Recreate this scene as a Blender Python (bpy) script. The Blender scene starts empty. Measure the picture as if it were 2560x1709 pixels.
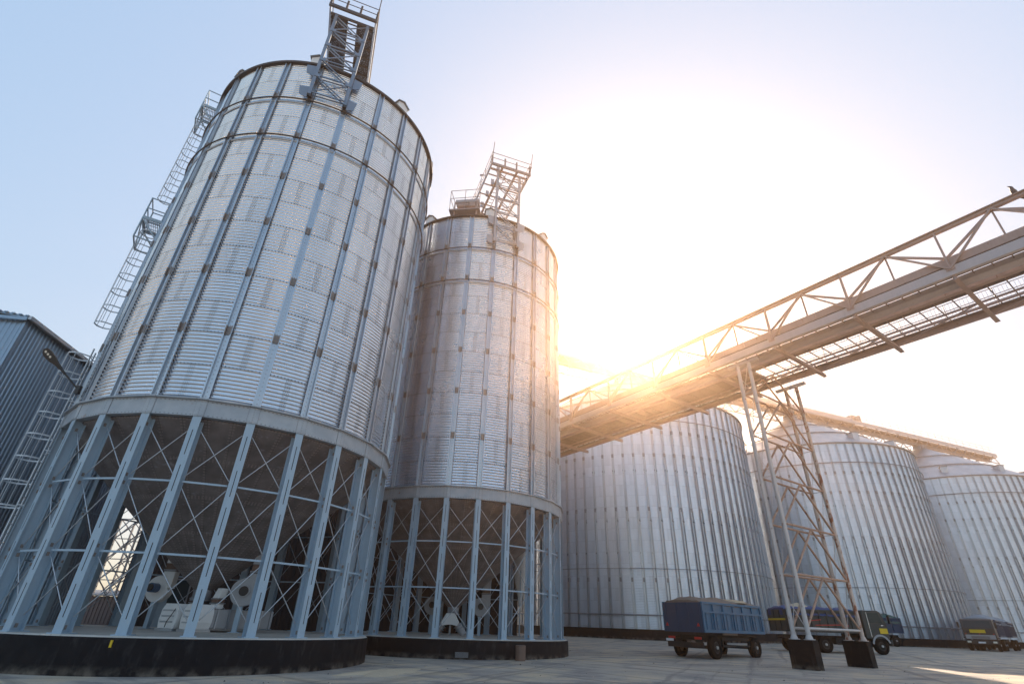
import bpy, math, random
import numpy as np
from mathutils import Vector, Matrix, Euler
random.seed(7)
rad, pi, cos, sin = math.radians, math.pi, math.cos, math.sin
SC = bpy.context.scene
COL = SC.collection
ZO = 1.5                       # camera height above the yard beside the first silo

# ------------------------------------------------------------------ mesh building
class MB:
    def __init__(s):
        s.v = []; s.f = []; s.m = []; s.sm = []; s.uv = {}
    def add(s, vs, fs, m=0, smooth=False, uvs=None):
        o = len(s.v); s.v += [tuple(p) for p in vs]
        for k, f in enumerate(fs):
            if uvs is not None: s.uv[len(s.f)] = uvs[k]
            s.f.append(tuple(o + i for i in f)); s.m.append(m); s.sm.append(smooth)
        return s
    def box(s, c, d, m=0, rz=0.0, mat=None):
        x, y, z = d[0] / 2, d[1] / 2, d[2] / 2
        R = mat if mat is not None else Matrix.Rotation(rz, 3, 'Z')
        vs = [Vector(c) + R @ Vector((a * x, b * y, e * z)) for a, b, e in
              ((-1,-1,-1),(1,-1,-1),(1,1,-1),(-1,1,-1),(-1,-1,1),(1,-1,1),(1,1,1),(-1,1,1))]
        return s.add(vs, [(3,2,1,0),(4,5,6,7),(0,1,5,4),(1,2,6,5),(2,3,7,6),(3,0,4,7)], m)
    def bx(s, x0, x1, y0, y1, z0, z1, m=0):
        return s.box(((x0+x1)/2, (y0+y1)/2, (z0+z1)/2), (abs(x1-x0), abs(y1-y0), abs(z1-z0)), m)
    def bar(s, p, q, w, h=None, m=0, up=(0,0,1)):
        """rectangular member from p to q"""
        p, q = Vector(p), Vector(q); h = w if h is None else h
        d = q - p; L = d.length; d.normalize(); u = Vector(up)
        if abs(d.dot(u)) > .98: u = Vector((1,0,0)) if abs(d.x) < .9 else Vector((0,1,0))
        a = d.cross(u).normalized(); b = a.cross(d).normalized()
        R = Matrix((a, d, b)).transposed()
        return s.box((p + q) / 2, (w, L, h), m, mat=R)
    def tube(s, p, q, r, n=8, m=0, r2=None, cap=True):
        p, q = Vector(p), Vector(q); r2 = r if r2 is None else r2
        d = (q - p).normalized(); u = Vector((0,0,1)) if abs(d.z) < .9 else Vector((1,0,0))
        a = d.cross(u).normalized(); b = d.cross(a)
        vs = []
        for c, rr in ((p, r), (q, r2)):
            for i in range(n):
                t = 2*pi*i/n; vs.append(c + (a*cos(t) + b*sin(t))*rr)
        s.add(vs, [(i, (i+1) % n, n+(i+1) % n, n+i) for i in range(n)], m, True)
        if cap: s.add(vs, [tuple(range(n-1, -1, -1)), tuple(range(n, 2*n))], m)
        return s
    def path(s, pts, r, n=6, m=0, closed=False):
        pts = [Vector(p) for p in pts]; N = len(pts)
        for i in range(N if closed else N-1): s.tube(pts[i], pts[(i+1) % N], r, n, m, cap=not closed)
        return s
    def lathe(s, prof, n=64, m=0, smooth=True, a0=0.0, a1=2*pi, usc=24.0, vs_=None, c=(0,0,0)):
        full = abs(a1-a0-2*pi) < 1e-6; k = n if full else n+1; P = len(prof)
        vs = []
        for i in range(k):
            t = a0 + (a1-a0)*i/n
            for r, z in prof: vs.append((c[0]+r*cos(t), c[1]+r*sin(t), c[2]+z))
        fs, uvs = [], []
        vv = vs_ if vs_ is not None else [z for r, z in prof]
        for i in range(n):
            j = (i+1) % k
            for q in range(P-1):
                fs.append((i*P+q, j*P+q, j*P+q+1, i*P+q+1))
                u0, u1 = usc*i/n, usc*(i+1)/n
                uvs.append(((u0, vv[q]), (u1, vv[q]), (u1, vv[q+1]), (u0, vv[q+1])))
        return s.add(vs, fs, m, smooth, uvs)
    def prism(s, poly, axis_o, ax, ay, az, L, m=0):
        """2D polygon in (ax, ay) extruded by L along az"""
        o, ax, ay, az = Vector(axis_o), Vector(ax), Vector(ay), Vector(az)
        n = len(poly); vs = [o + ax*a + ay*b for a, b in poly] + [o + ax*a + ay*b + az*L for a, b in poly]
        fs = [tuple(range(n-1, -1, -1)), tuple(range(n, 2*n))] + [(i, (i+1) % n, n+(i+1) % n, n+i) for i in range(n)]
        return s.add(vs, fs, m)
    def wheel(s, c, ax, R, w, n=28, m=0):
        prof = [(R*.56, -w*.5), (R*.9, -w*.5), (R*.985, -w*.38), (R, -w*.2), (R, w*.2), (R*.985, w*.38), (R*.9, w*.5), (R*.56, w*.5), (R*.56, -w*.5)]
        ax = Vector(ax).normalized(); u = Vector((0,0,1)); b = ax.cross(u).normalized(); c = Vector(c)
        k = len(prof); vs = []
        for i in range(n):
            t = 2*pi*i/n; e = u*cos(t) + b*sin(t)
            for r, z in prof: vs.append(c + e*r + ax*z)
        fs = [(i*k+q, ((i+1) % n)*k+q, ((i+1) % n)*k+q+1, i*k+q+1) for i in range(n) for q in range(k-1)]
        return s.add(vs, fs, m, True)
    def mesh(s, name, mats):
        me = bpy.data.meshes.new(name); me.from_pydata(s.v, [], s.f); me.update()
        for m in (mats if isinstance(mats, (list, tuple)) else [mats]): me.materials.append(m)
        me.polygons.foreach_set('material_index', s.m); me.polygons.foreach_set('use_smooth', s.sm)
        if s.uv:
            uv = me.uv_layers.new(name='UVMap').data
            for k, loops in s.uv.items():
                ls = me.polygons[k].loop_start
                for i, t in enumerate(loops): uv[ls+i].uv = t
        return me
    def build(s, name, mats, parent=None, bev=0.0, loc=None):
        return link(name, s.mesh(name, mats), parent, bev, loc)

def link(name, me, parent=None, bev=0.0, loc=None, rz=0.0):
    o = bpy.data.objects.new(name, me); COL.objects.link(o)
    if parent is not None: o.parent = parent
    if loc is not None: o.location = loc
    o.rotation_euler.z = rz
    if bev:
        b = o.modifiers.new('Bevel', 'BEVEL'); b.width = bev; b.segments = 2; b.limit_method = 'ANGLE'; b.angle_limit = rad(40)
    return o
def tag(o, label=None, cat=None, group=None, kind=None):
    if label: o['label'] = label
    if cat: o['category'] = cat
    if group: o['group'] = group
    if kind: o['kind'] = kind
    return o
def thing(name, loc, label, cat, group=None, rz=0.0):
    o = bpy.data.objects.new(name, None); COL.objects.link(o); o.location = loc; o.rotation_euler.z = rz
    o.empty_display_size = .3
    return tag(o, label, cat, group)

# ------------------------------------------------------------------ materials
class NT:
    def __init__(s, name):
        s.mat = bpy.data.materials.new(name); s.mat.use_nodes = True; s.t = s.mat.node_tree
        s.b = s.t.nodes['Principled BSDF']
    def n(s, typ, **kw):
        nd = s.t.nodes.new(typ)
        for k, v in kw.items():
            if k in nd.inputs: s.set(nd.inputs[k], v)
            else: setattr(nd, k, v)
        return nd
    def set(s, sock, v):
        if isinstance(v, bpy.types.NodeSocket): s.t.links.new(v, sock)
        else: sock.default_value = v
    def math(s, op, a, b=0.0, c=0.0, clamp=False):
        nd = s.t.nodes.new('ShaderNodeMath'); nd.operation = op; nd.use_clamp = clamp
        for i, v in enumerate((a, b, c)): s.set(nd.inputs[i], v)
        return nd.outputs[0]
    def mix(s, f, a, b, mode='MIX'):
        nd = s.t.nodes.new('ShaderNodeMix'); nd.data_type = 'RGBA'; nd.blend_type = mode
        s.set(nd.inputs[0], f); s.set(nd.inputs[6], a); s.set(nd.inputs[7], b); return nd.outputs[2]
    def noise(s, vec, scale, detail=4.0, rough=.55):
        nd = s.n('ShaderNodeTexNoise'); s.set(nd.inputs['Vector'], vec); nd.inputs['Scale'].default_value = scale
        nd.inputs['Detail'].default_value = detail; nd.inputs['Roughness'].default_value = rough; return nd.outputs[0]
    def ramp(s, v, a, b, c0=0.0, c1=1.0):
        nd = s.t.nodes.new('ShaderNodeMapRange'); nd.clamp = True
        for i, w in enumerate((v, a, b, c0, c1)): s.set(nd.inputs[i], w)
        return nd.outputs[0]
    def obj(s): return s.n('ShaderNodeTexCoord').outputs['Object']
    def uv(s): return s.n('ShaderNodeTexCoord').outputs['UV']
    def sep(s, v):
        nd = s.n('ShaderNodeSeparateXYZ'); s.set(nd.inputs[0], v); return nd.outputs
    def comb(s, x, y, z=0.0):
        nd = s.n('ShaderNodeCombineXYZ'); s.set(nd.inputs[0], x); s.set(nd.inputs[1], y); s.set(nd.inputs[2], z); return nd.outputs[0]
    def scale(s, v, xyz):
        nd = s.n('ShaderNodeVectorMath'); nd.operation = 'MULTIPLY'; s.set(nd.inputs[0], v); nd.inputs[1].default_value = xyz; return nd.outputs[0]
    def bump(s, h, strength=.3, dist=.01):
        nd = s.n('ShaderNodeBump'); nd.inputs['Strength'].default_value = strength; nd.inputs['Distance'].default_value = dist
        s.set(nd.inputs['Height'], h); s.set(s.b.inputs['Normal'], nd.outputs[0])
    def fin(s, col, rough=.5, metal=0.0, spec=None):
        s.set(s.b.inputs['Base Color'], col); s.set(s.b.inputs['Roughness'], rough); s.set(s.b.inputs['Metallic'], metal)
        if spec is not None: s.b.inputs['Specular IOR Level'].default_value = spec
        return s.mat
def rgb(r, g, b): return (r, g, b, 1.0)

def m_paint(name, c, rough=.5, rust=0.0, var=.12, metal=0.0, sc=1.0, rustc=(.16,.06,.025), spec=None):
    t = NT(name); o = t.obj()
    n1 = t.noise(o, 1.3*sc, 5); n2 = t.noise(t.scale(o, (9*sc, 9*sc, 1.2*sc)), 1.0, 4)
    v = t.math('ADD', t.math('MULTIPLY', t.math('SUBTRACT', n1, .5), 2*var), t.math('MULTIPLY', t.math('SUBTRACT', n2, .5), 1.4*var))
    k = t.math('ADD', v, 1.0)
    nd = t.n('ShaderNodeVectorMath'); nd.operation = 'SCALE'; nd.inputs[0].default_value = c; t.set(nd.inputs['Scale'], k)
    col = nd.outputs[0]
    r = t.ramp(n1, .3, .7, rough-.08, rough+.1)
    if rust > 0:
        n3 = t.noise(t.scale(o, (1,1,.45)), 4.2*sc, 7, .68)
        f = t.ramp(n3, .74-rust, .80-rust)
        col = t.mix(f, col, rgb(*rustc)); r = t.mix(f, r, rgb(.85,.85,.85)) if False else r
    return t.fin(col, r, metal, spec)

def m_sheet(name, base=(.50,.52,.55), rough=.36, metal=.85, lap=2.0, bolts=True, wave=0.0, var=.16, rings=1.0):
    """corrugated galvanised sheets: u counts bays, v counts rings"""
    t = NT(name); u, v, _ = t.sep(t.uv())
    ob = t.obj()
    vf = t.math('FLOOR', v); uu = t.math('ADD', t.math('ADD', u, vf), -.45)          # each course is shifted by one bay
    sheet = t.math('FLOOR', t.math('DIVIDE', uu, lap))
    wn = t.n('ShaderNodeTexWhiteNoise', noise_dimensions='2D'); t.set(wn.inputs['Vector'], t.comb(sheet, vf))
    rnd = wn.outputs['Value']
    n1 = t.noise(ob, .55, 5); n2 = t.noise(t.scale(ob, (2.2, 2.2, .25)), 1.0, 5, .6)
    k = t.math('ADD', 1.0, t.math('MULTIPLY', t.math('SUBTRACT', rnd, .5), var))
    k = t.math('ADD', k, t.math('MULTIPLY', t.math('SUBTRACT', n1, .5), .25))
    k = t.math('ADD', k, t.math('MULTIPLY', t.math('SUBTRACT', n2, .5), .28))
    fv = t.math('FRACT', v); fu = t.math('FRACT', t.math('DIVIDE', uu, lap))
    # horizontal seam line and its bolts
    seam = t.math('LESS_THAN', t.math('ABSOLUTE', t.math('SUBTRACT', fv, .5)), .485)      # 1 away from the seam
    k = t.math('MULTIPLY', k, t.ramp(seam, 0, 1, .80, 1.0))
    if bolts:
        near = t.math('LESS_THAN', t.math('ABSOLUTE', t.math('SUBTRACT', t.math('FRACT', t.math('ADD', v, .5)), .5)), .022)
        d = t.math('GREATER_THAN', t.math('SINE', t.math('MULTIPLY', u, 2*pi*13)), .35)
        bolt = t.math('MULTIPLY', near, d)
        # vertical lap: three staggered bolt columns and an edge line
        w = t.math('MULTIPLY', fu, lap)                                                 # bays from the lap
        inl = t.math('MULTIPLY', t.math('LESS_THAN', w, .13), t.math('GREATER_THAN', w, .012))
        dots = t.math('GREATER_THAN', t.math('MULTIPLY', t.math('SINE', t.math('MULTIPLY', w, 2*pi/.043)),
                                             t.math('SINE', t.math('MULTIPLY', fv, 2*pi*12))), .28)
        edge = t.math('LESS_THAN', w, .008)
        lapm = t.math('MAXIMUM', t.math('MULTIPLY', inl, dots), edge)
        mark = t.math('MAXIMUM', bolt, lapm)
        k = t.math('MULTIPLY', k, t.ramp(mark, 0, 1, 1.0, .38))
    else:
        w = t.math('MULTIPLY', fu, lap)
        k = t.math('MULTIPLY', k, t.ramp(t.math('LESS_THAN', w, .30), 0, 1, 1.0, .93))
    nd = t.n('ShaderNodeVectorMath'); nd.operation = 'SCALE'; nd.inputs[0].default_value = base; t.set(nd.inputs['Scale'], k)
    if wave:
        t.bump(t.math('SINE', t.math('MULTIPLY', v, 2*pi*wave)), .22, .02)
    r = t.ramp(n1, .3, .7, rough-.05, rough+.09)
    return t.fin(nd.outputs[0], r, metal)

M = {}
M['wall'] = m_sheet('galvanised_corrugated_sheet', (.65,.70,.77), .22, .92, var=.06)
M['bigwall'] = m_sheet('galvanised_wall_sheet', (.61,.66,.73), .34, .88, bolts=False, wave=8.0, var=.07)
M['galv'] = m_paint('galvanised_steel', (.46,.49,.53), .38, 0, .14, .75)
M['galvd'] = m_paint('dull_galvanised_steel', (.26,.27,.29), .5, 0.02, .2, .55)
M['stiff'] = m_paint('stiffener_steel', (.47,.51,.56), .34, 0, .14, .8)
M['steelb'] = m_paint('blue_grey_steel', (.21,.25,.31), .45, .03, .15, .5)
M['cage'] = m_paint('pale_cage_paint', (.62,.68,.74), .4, .02, .08)
M['splice'] = m_paint('bolted_splice_steel', (.27,.235,.22), .6, .1, .25, .3)
M['dark'] = m_paint('dark_brown_steel', (.055,.042,.04), .55, 0, .2)
M['col'] = m_paint('pale_blue_grey_paint', (.34,.45,.55), .42, .055, .10)
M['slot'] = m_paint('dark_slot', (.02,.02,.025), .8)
M['bit'] = None
M['rust'] = m_paint('rusty_steel', (.42,.27,.20), .7, .15, .3)
M['leg'] = m_paint('worn_white_pipe_paint', (.52,.50,.50), .5, .13, .12, rustc=(.22,.09,.05))
M['legr'] = m_paint('rust_streaked_pipe', (.54,.45,.40), .6, .22, .16, rustc=(.27,.10,.05))
M['gal'] = m_paint('weathered_gallery_steel', (.42,.40,.42), .5, .07, .14, .2, rustc=(.2,.1,.07))
M['galdark'] = m_paint('dark_gallery_deck_steel', (.15,.125,.13), .6, .05, .2)
M['galbrown'] = m_paint('brown_gallery_steel', (.33,.255,.24), .6, .1, .2)
M['white'] = m_paint('off_white_machine_paint', (.76,.76,.76), .45, .05, .08)
M['grey'] = m_paint('grey_machine_paint', (.33,.34,.36), .5, .04, .12)
M['motor'] = m_paint('blue_motor_paint', (.03,.10,.22), .4, 0, .1)
M['black'] = m_paint('black_plastic', (.012,.012,.014), .45)
M['tyre'] = m_paint('black_rubber', (.008,.008,.009), .9, 0, .3, spec=.15)
M['rim'] = m_paint('dusty_rim', (.035,.034,.035), .7, .05, .2)
M['hub'] = m_paint('pale_hub', (.45,.45,.46), .4, 0, .1, .6)
M['tblue'] = m_paint('worn_blue_truck_paint', (.02,.125,.24), .45, .06, .22, rustc=(.25,.2,.18))
M['tblued'] = m_paint('dark_navy_truck_paint', (.012,.05,.11), .5, .02, .2)
M['tgreen'] = m_paint('olive_grey_truck_paint', (.035,.042,.042), .5, .03, .18)
M['tblk'] = m_paint('black_truck_paint', (.018,.02,.024), .35, .0, .15)
M['chas'] = m_paint('chassis_steel', (.013,.012,.013), .8, .02, .3)
M['tarpb'] = m_paint('blue_tarpaulin', (.01,.045,.16), .6, 0, .2)
M['tarpt'] = m_paint('tan_tarpaulin', (.20,.155,.125), .75, 0, .15)
M['tarpg'] = m_paint('green_tarpaulin', (.03,.095,.085), .65, 0, .2)
M['tarpy'] = m_paint('grey_tarpaulin', (.25,.28,.32), .65, 0, .15)
M['grain'] = m_paint('grain_heap', (.52,.42,.30), .9, 0, .15, sc=4)
M['yel'] = m_paint('yellow_paint', (.72,.48,.015), .45, 0, .06)
M['red'] = m_paint('red_paint', (.5,.02,.015), .4, 0, .08)
M['plate'] = m_paint('white_plate', (.7,.72,.75), .4, 0, .04)
M['chrome'] = m_paint('bright_trim', (.7,.72,.75), .25, 0, .05, .8)
M['lamp'] = m_paint('pale_lens', (.75,.7,.6), .2, 0, .05)
M['wood'] = m_paint('weathered_timber', (.17,.11,.085), .8, 0, .3, sc=3)
M['bird'] = m_paint('dark_feathers', (.02,.025,.035), .6, 0, .2)

def mk_special():
    t = NT('windscreen_glass'); M['glass'] = t.fin(rgb(.012,.035,.045), .12, 0.0, .3)
    # bitumen coated plinth: streaks and dust towards the toe
    t = NT('black_bitumen_coating'); o = t.obj(); x, y, z = t.sep(o)
    ang = t.math('ARCTAN2', y, x)
    st = t.noise(t.comb(t.math('MULTIPLY', ang, 26), t.math('MULTIPLY', z, .9)), 1.0, 6, .65)
    n1 = t.noise(o, 2.6, 6)
    f = t.ramp(st, .52, .80); f2 = t.math('MULTIPLY', f, t.ramp(n1, .4, .7))
    c = t.mix(t.math('MULTIPLY', f2, .9), rgb(.007,.007,.009), rgb(.10,.088,.085))
    c = t.mix(t.math('MULTIPLY', t.ramp(z, .02, .22, 1, 0), t.ramp(n1, .42, .62)), c, rgb(.14,.115,.095))
    t.bump(t.noise(o, 9, 5), .35, .02)
    M['bit'] = t.fin(c, t.ramp(n1, .3, .7, .6, .85), 0, .16)
    # concrete
    t = NT('dusty_concrete'); o = t.obj()
    n1 = t.noise(o, .8, 7, .6); n2 = t.noise(o, 14, 5)
    c = t.mix(t.ramp(n1, .35, .65), rgb(.40,.38,.355), rgb(.54,.50,.44))
    c = t.mix(t.math('MULTIPLY', t.ramp(n2, .62, .72), .6), c, rgb(.16,.12,.10))
    t.bump(n2, .25, .01); M['conc'] = t.fin(c, .85)
    # yard
    t = NT('yard_surface'); o = t.obj()
    a = t.noise(t.scale(o, (.16,.22,0)), 1.0, 6, .62); b = t.noise(t.scale(o, (.5,.7,0)), 1.0, 7, .62); c2 = t.noise(o, 30, 4)
    c3 = t.noise(t.scale(o, (.05,.09,0)), 1.0, 3)
    col = t.mix(t.ramp(a, .36, .62), rgb(.30,.27,.245), rgb(.47,.41,.345))
    col = t.mix(t.math('MULTIPLY', t.ramp(b, .47, .60), t.ramp(c3, .38, .52)), col, rgb(.55,.44,.31))
    col = t.mix(t.math('MULTIPLY', t.ramp(b, .47, .34), .75), col, rgb(.18,.17,.17))
    nd = t.n('ShaderNodeTexVoronoi', feature='DISTANCE_TO_EDGE'); t.set(nd.inputs['Vector'], t.scale(o, (.20,.20,0))); nd.inputs['Scale'].default_value = 1.0
    col = t.mix(t.ramp(nd.outputs[0], .0, .006, .12, 0), col, rgb(.09,.085,.08))
    for ang, off in ((.35, 0), (-.75, 3.7), (1.15, 9.1)):
        rx = t.math('ADD', t.math('MULTIPLY', t.sep(o)[0], cos(ang)), t.math('MULTIPLY', t.sep(o)[1], sin(ang)))
        ry = t.math('SUBTRACT', t.math('MULTIPLY', t.sep(o)[1], cos(ang)), t.math('MULTIPLY', t.sep(o)[0], sin(ang)))
        tk = t.noise(t.comb(t.math('ADD', t.math('MULTIPLY', rx, .035), off), t.math('ADD', t.math('MULTIPLY', ry, 1.5), t.math('MULTIPLY', a, 1.2))), 1.0, 3, .5)
        col = t.mix(t.math('MULTIPLY', t.ramp(tk, .57, .66), .5), col, rgb(.13,.12,.12))
    col = t.mix(t.math('MULTIPLY', t.ramp(c2, .58, .75), .3), col, rgb(.12,.11,.10))
    t.bump(t.math('ADD', c2, t.math('MULTIPLY', b, 2)), .45, .02)
    M['yard'] = t.fin(col, t.ramp(a, .3, .7, .72, .9), 0, .35)
    # hopper plates: rivet rows along seams (u counts seams, v height)
    t = NT('riveted_hopper_plate'); u, v, _ = t.sep(t.uv()); o = t.obj()
    fu = t.math('ABSOLUTE', t.math('SUBTRACT', t.math('FRACT', u), .5))
    n1 = t.noise(o, 1.5, 6, .6); n2 = t.noise(t.scale(o, (1,1,2)), 3.0, 6, .65)
    c = t.mix(t.ramp(n1, .35, .7), rgb(.16,.145,.15), rgb(.27,.245,.245))
    c = t.mix(t.math('MULTIPLY', t.ramp(n2, .60, .70), .5), c, rgb(.40,.41,.44))
    riv = t.math('MULTIPLY', t.math('MULTIPLY', t.math('GREATER_THAN', fu, .38), t.math('LESS_THAN', fu, .47)),
                 t.math('GREATER_THAN', t.math('SINE', t.math('MULTIPLY', v, 2*pi*9)), .3))
    fr = t.math('ABSOLUTE', t.math('SUBTRACT', t.math('FRACT', t.math('DIVIDE', v, 1.55)), .5))
    riv2 = t.math('MULTIPLY', t.math('GREATER_THAN', fr, .455), t.math('GREATER_THAN', t.math('SINE', t.math('MULTIPLY', u, 2*pi*7)), .2))
    edge = t.math('GREATER_THAN', fu, .492)
    rv = t.math('MAXIMUM', riv, riv2)
    c = t.mix(t.math('MULTIPLY', rv, .55), c, rgb(.36,.31,.29)); c = t.mix(t.math('MULTIPLY', edge, .8), c, rgb(.03,.025,.025))
    t.bump(rv, .6, .02); M['hop'] = t.fin(c, .55, .35)
    # ring beam: bolts along both edges and at the splices, rust bleeding
    t = NT('bolted_ring_beam'); u, v, _ = t.sep(t.uv()); o = t.obj()
    n1 = t.noise(o, 2.0, 6); n3 = t.noise(o, 3.4, 8, .7)
    c = t.mix(t.ramp(n1, .35, .65), rgb(.31,.355,.405), rgb(.40,.44,.48))
    fu = t.math('ABSOLUTE', t.math('SUBTRACT', t.math('FRACT', t.math('ADD', u, .5)), .5))
    row = t.math('GREATER_THAN', t.math('ABSOLUTE', t.math('SUBTRACT', v, .5)), .40)
    row = t.math('MULTIPLY', row, t.math('LESS_THAN', t.math('ABSOLUTE', t.math('SUBTRACT', v, .5)), .45))
    dot = t.math('MULTIPLY', row, t.math('GREATER_THAN', t.math('SINE', t.math('MULTIPLY', u, 2*pi*12)), .4))
    sp = t.math('MULTIPLY', t.math('LESS_THAN', t.math('ABSOLUTE', t.math('SUBTRACT', fu, .055)), .018), t.math('GREATER_THAN', t.math('SINE', t.math('MULTIPLY', v, 2*pi*6)), .2))
    ed = t.math('LESS_THAN', t.math('ABSOLUTE', t.math('SUBTRACT', fu, .105)), .006)
    mk = t.math('MAXIMUM', t.math('MAXIMUM', dot, sp), ed)
    c = t.mix(t.math('MULTIPLY', mk, .75), c, rgb(.10,.10,.11))
    c = t.mix(t.ramp(n3, .63, .70), c, rgb(.28,.12,.05))
    M['ring'] = t.fin(c, .5, .1)
    # roof sheets of the silos
    t = NT('galvanised_roof_sheet'); u, v, _ = t.sep(t.uv()); o = t.obj()
    fu = t.math('FRACT', u); n1 = t.noise(o, .6, 5)
    c = t.mix(t.ramp(n1, .3, .7), rgb(.42,.44,.47), rgb(.55,.57,.60))
    c = t.mix(t.math('MULTIPLY', t.math('LESS_THAN', fu, .06), .6), c, rgb(.2,.2,.22))
    M['roof'] = t.fin(c, .42, .6)
    # profiled cladding of the hall
    t = NT('profiled_cladding'); o = t.obj(); n1 = t.noise(o, .35, 5); n2 = t.noise(t.scale(o, (3,3,.15)), 1.0, 5, .6)
    k = t.math('ADD', .8, t.math('ADD', t.math('MULTIPLY', n1, .25), t.math('MULTIPLY', n2, .25)))
    nd = t.n('ShaderNodeVectorMath'); nd.operation = 'SCALE'; nd.inputs[0].default_value = (.25,.33,.42); t.set(nd.inputs['Scale'], k)
    M['clad'] = t.fin(nd.outputs[0], .32, .6)
    # perforated tray
    t = NT('perforated_tray'); o = t.obj()
    vo = t.n('ShaderNodeTexVoronoi'); t.set(vo.inputs['Vector'], o); vo.inputs['Scale'].default_value = 13
    c = t.mix(t.math('LESS_THAN', vo.outputs['Distance'], .33), rgb(.022,.028,.042), rgb(.16,.22,.30))
    M['perf'] = t.fin(c, .5, .2)
mk_special()

# ------------------------------------------------------------------ camera (pitch, roll, focal recovered from the photograph)
PITCH, ROLL, FPX = .5091, .0348, 1261.9
fw = Vector((0, cos(PITCH), sin(PITCH))); up0 = Vector((0, -sin(PITCH), cos(PITCH))); rt0 = Vector((1,0,0))
rt = rt0*cos(ROLL) + up0*sin(ROLL); up = -rt0*sin(ROLL) + up0*cos(ROLL)
cd = bpy.data.cameras.new('camera'); cam = bpy.data.objects.new('camera', cd); COL.objects.link(cam)
R = Matrix((rt, up, -fw)).transposed().to_4x4(); R.translation = Vector((0,0,ZO)); cam.matrix_world = R
cd.sensor_width = 36.0; cd.lens = FPX/2560*36.0; cd.clip_start = .1; cd.clip_end = 6000
SC.camera = cam

# ------------------------------------------------------------------ sun and sky
SUN_AZ, SUN_EL = rad(15.4), rad(28.1)
w = bpy.data.worlds.new('World'); SC.world = w; w.use_nodes = True
nt = w.node_tree; bg = nt.nodes['Background']
sky = nt.nodes.new('ShaderNodeTexSky'); sky.sky_type = 'NISHITA'; sky.sun_disc = False
sky.sun_elevation = SUN_EL; sky.sun_rotation = SUN_AZ
sky.air_density = 1.0; sky.dust_density = 2.0; sky.ozone_density = 1.6; sky.altitude = 50
gm = nt.nodes.new('ShaderNodeGamma'); gm.inputs[1].default_value = .2; nt.links.new(sky.outputs[0], gm.inputs[0])
hs = nt.nodes.new('ShaderNodeHueSaturation'); hs.inputs['Saturation'].default_value = 3.0; hs.inputs['Value'].default_value = 1.0
nt.links.new(gm.outputs[0], hs.inputs['Color']); nt.links.new(hs.outputs[0], bg.inputs[0]); bg.inputs[1].default_value = .15
ld = bpy.data.lights.new('sun', 'SUN'); ld.energy = 2.5; ld.angle = rad(.55); ld.color = (1.0,.80,.60)
lo = bpy.data.objects.new('sun', ld); COL.objects.link(lo)
sd = Vector((sin(SUN_AZ)*cos(SUN_EL), cos(SUN_AZ)*cos(SUN_EL), sin(SUN_EL)))
lo.rotation_euler = sd.to_track_quat('Z', 'Y').to_euler()
SC.view_settings.view_transform = 'Standard'; SC.view_settings.look = 'None'
SC.view_settings.exposure = 2.3; SC.view_settings.gamma = 1.0
SC.cycles.use_denoising = True; SC.cycles.max_bounces = 6; SC.cycles.volume_bounces = 0
SC.cycles.caustics_reflective = False; SC.cycles.caustics_refractive = False; SC.cycles.sample_clamp_indirect = 6

# ------------------------------------------------------------------ ground
YS = [-60, 12, 18, 26, 33, 40, 48, 56, 70, 400]; ZS = [-1.47, -1.47, -1.45, -1.38, -1.33, -1.13, -1.0, -.87, -.85, -.85]
def gz(y): return float(np.interp(y, YS, ZS)) + ZO
mb = MB()
xs = [-900, -300, -120, -60, -40] + list(range(-30, 100, 5)) + [120, 200, 400, 900]
ys = [-300, -60, -20, 0, 6, 10, 12, 14, 16, 18, 20, 23, 26, 28, 30, 33, 36, 40, 44, 48, 52, 56, 63, 70, 100, 150, 400, 1500, 4500]
vs = [(x, y, gz(y)) for y in ys for x in xs]; nx = len(xs)
mb.add(vs, [(j*nx+i, j*nx+i+1, (j+1)*nx+i+1, (j+1)*nx+i) for j in range(len(ys)-1) for i in range(nx-1)], 0, True)
tag(mb.build('ground', M['yard']), 'dusty concrete yard with tan grain patches in front of the silos', 'ground', kind='structure')

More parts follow.
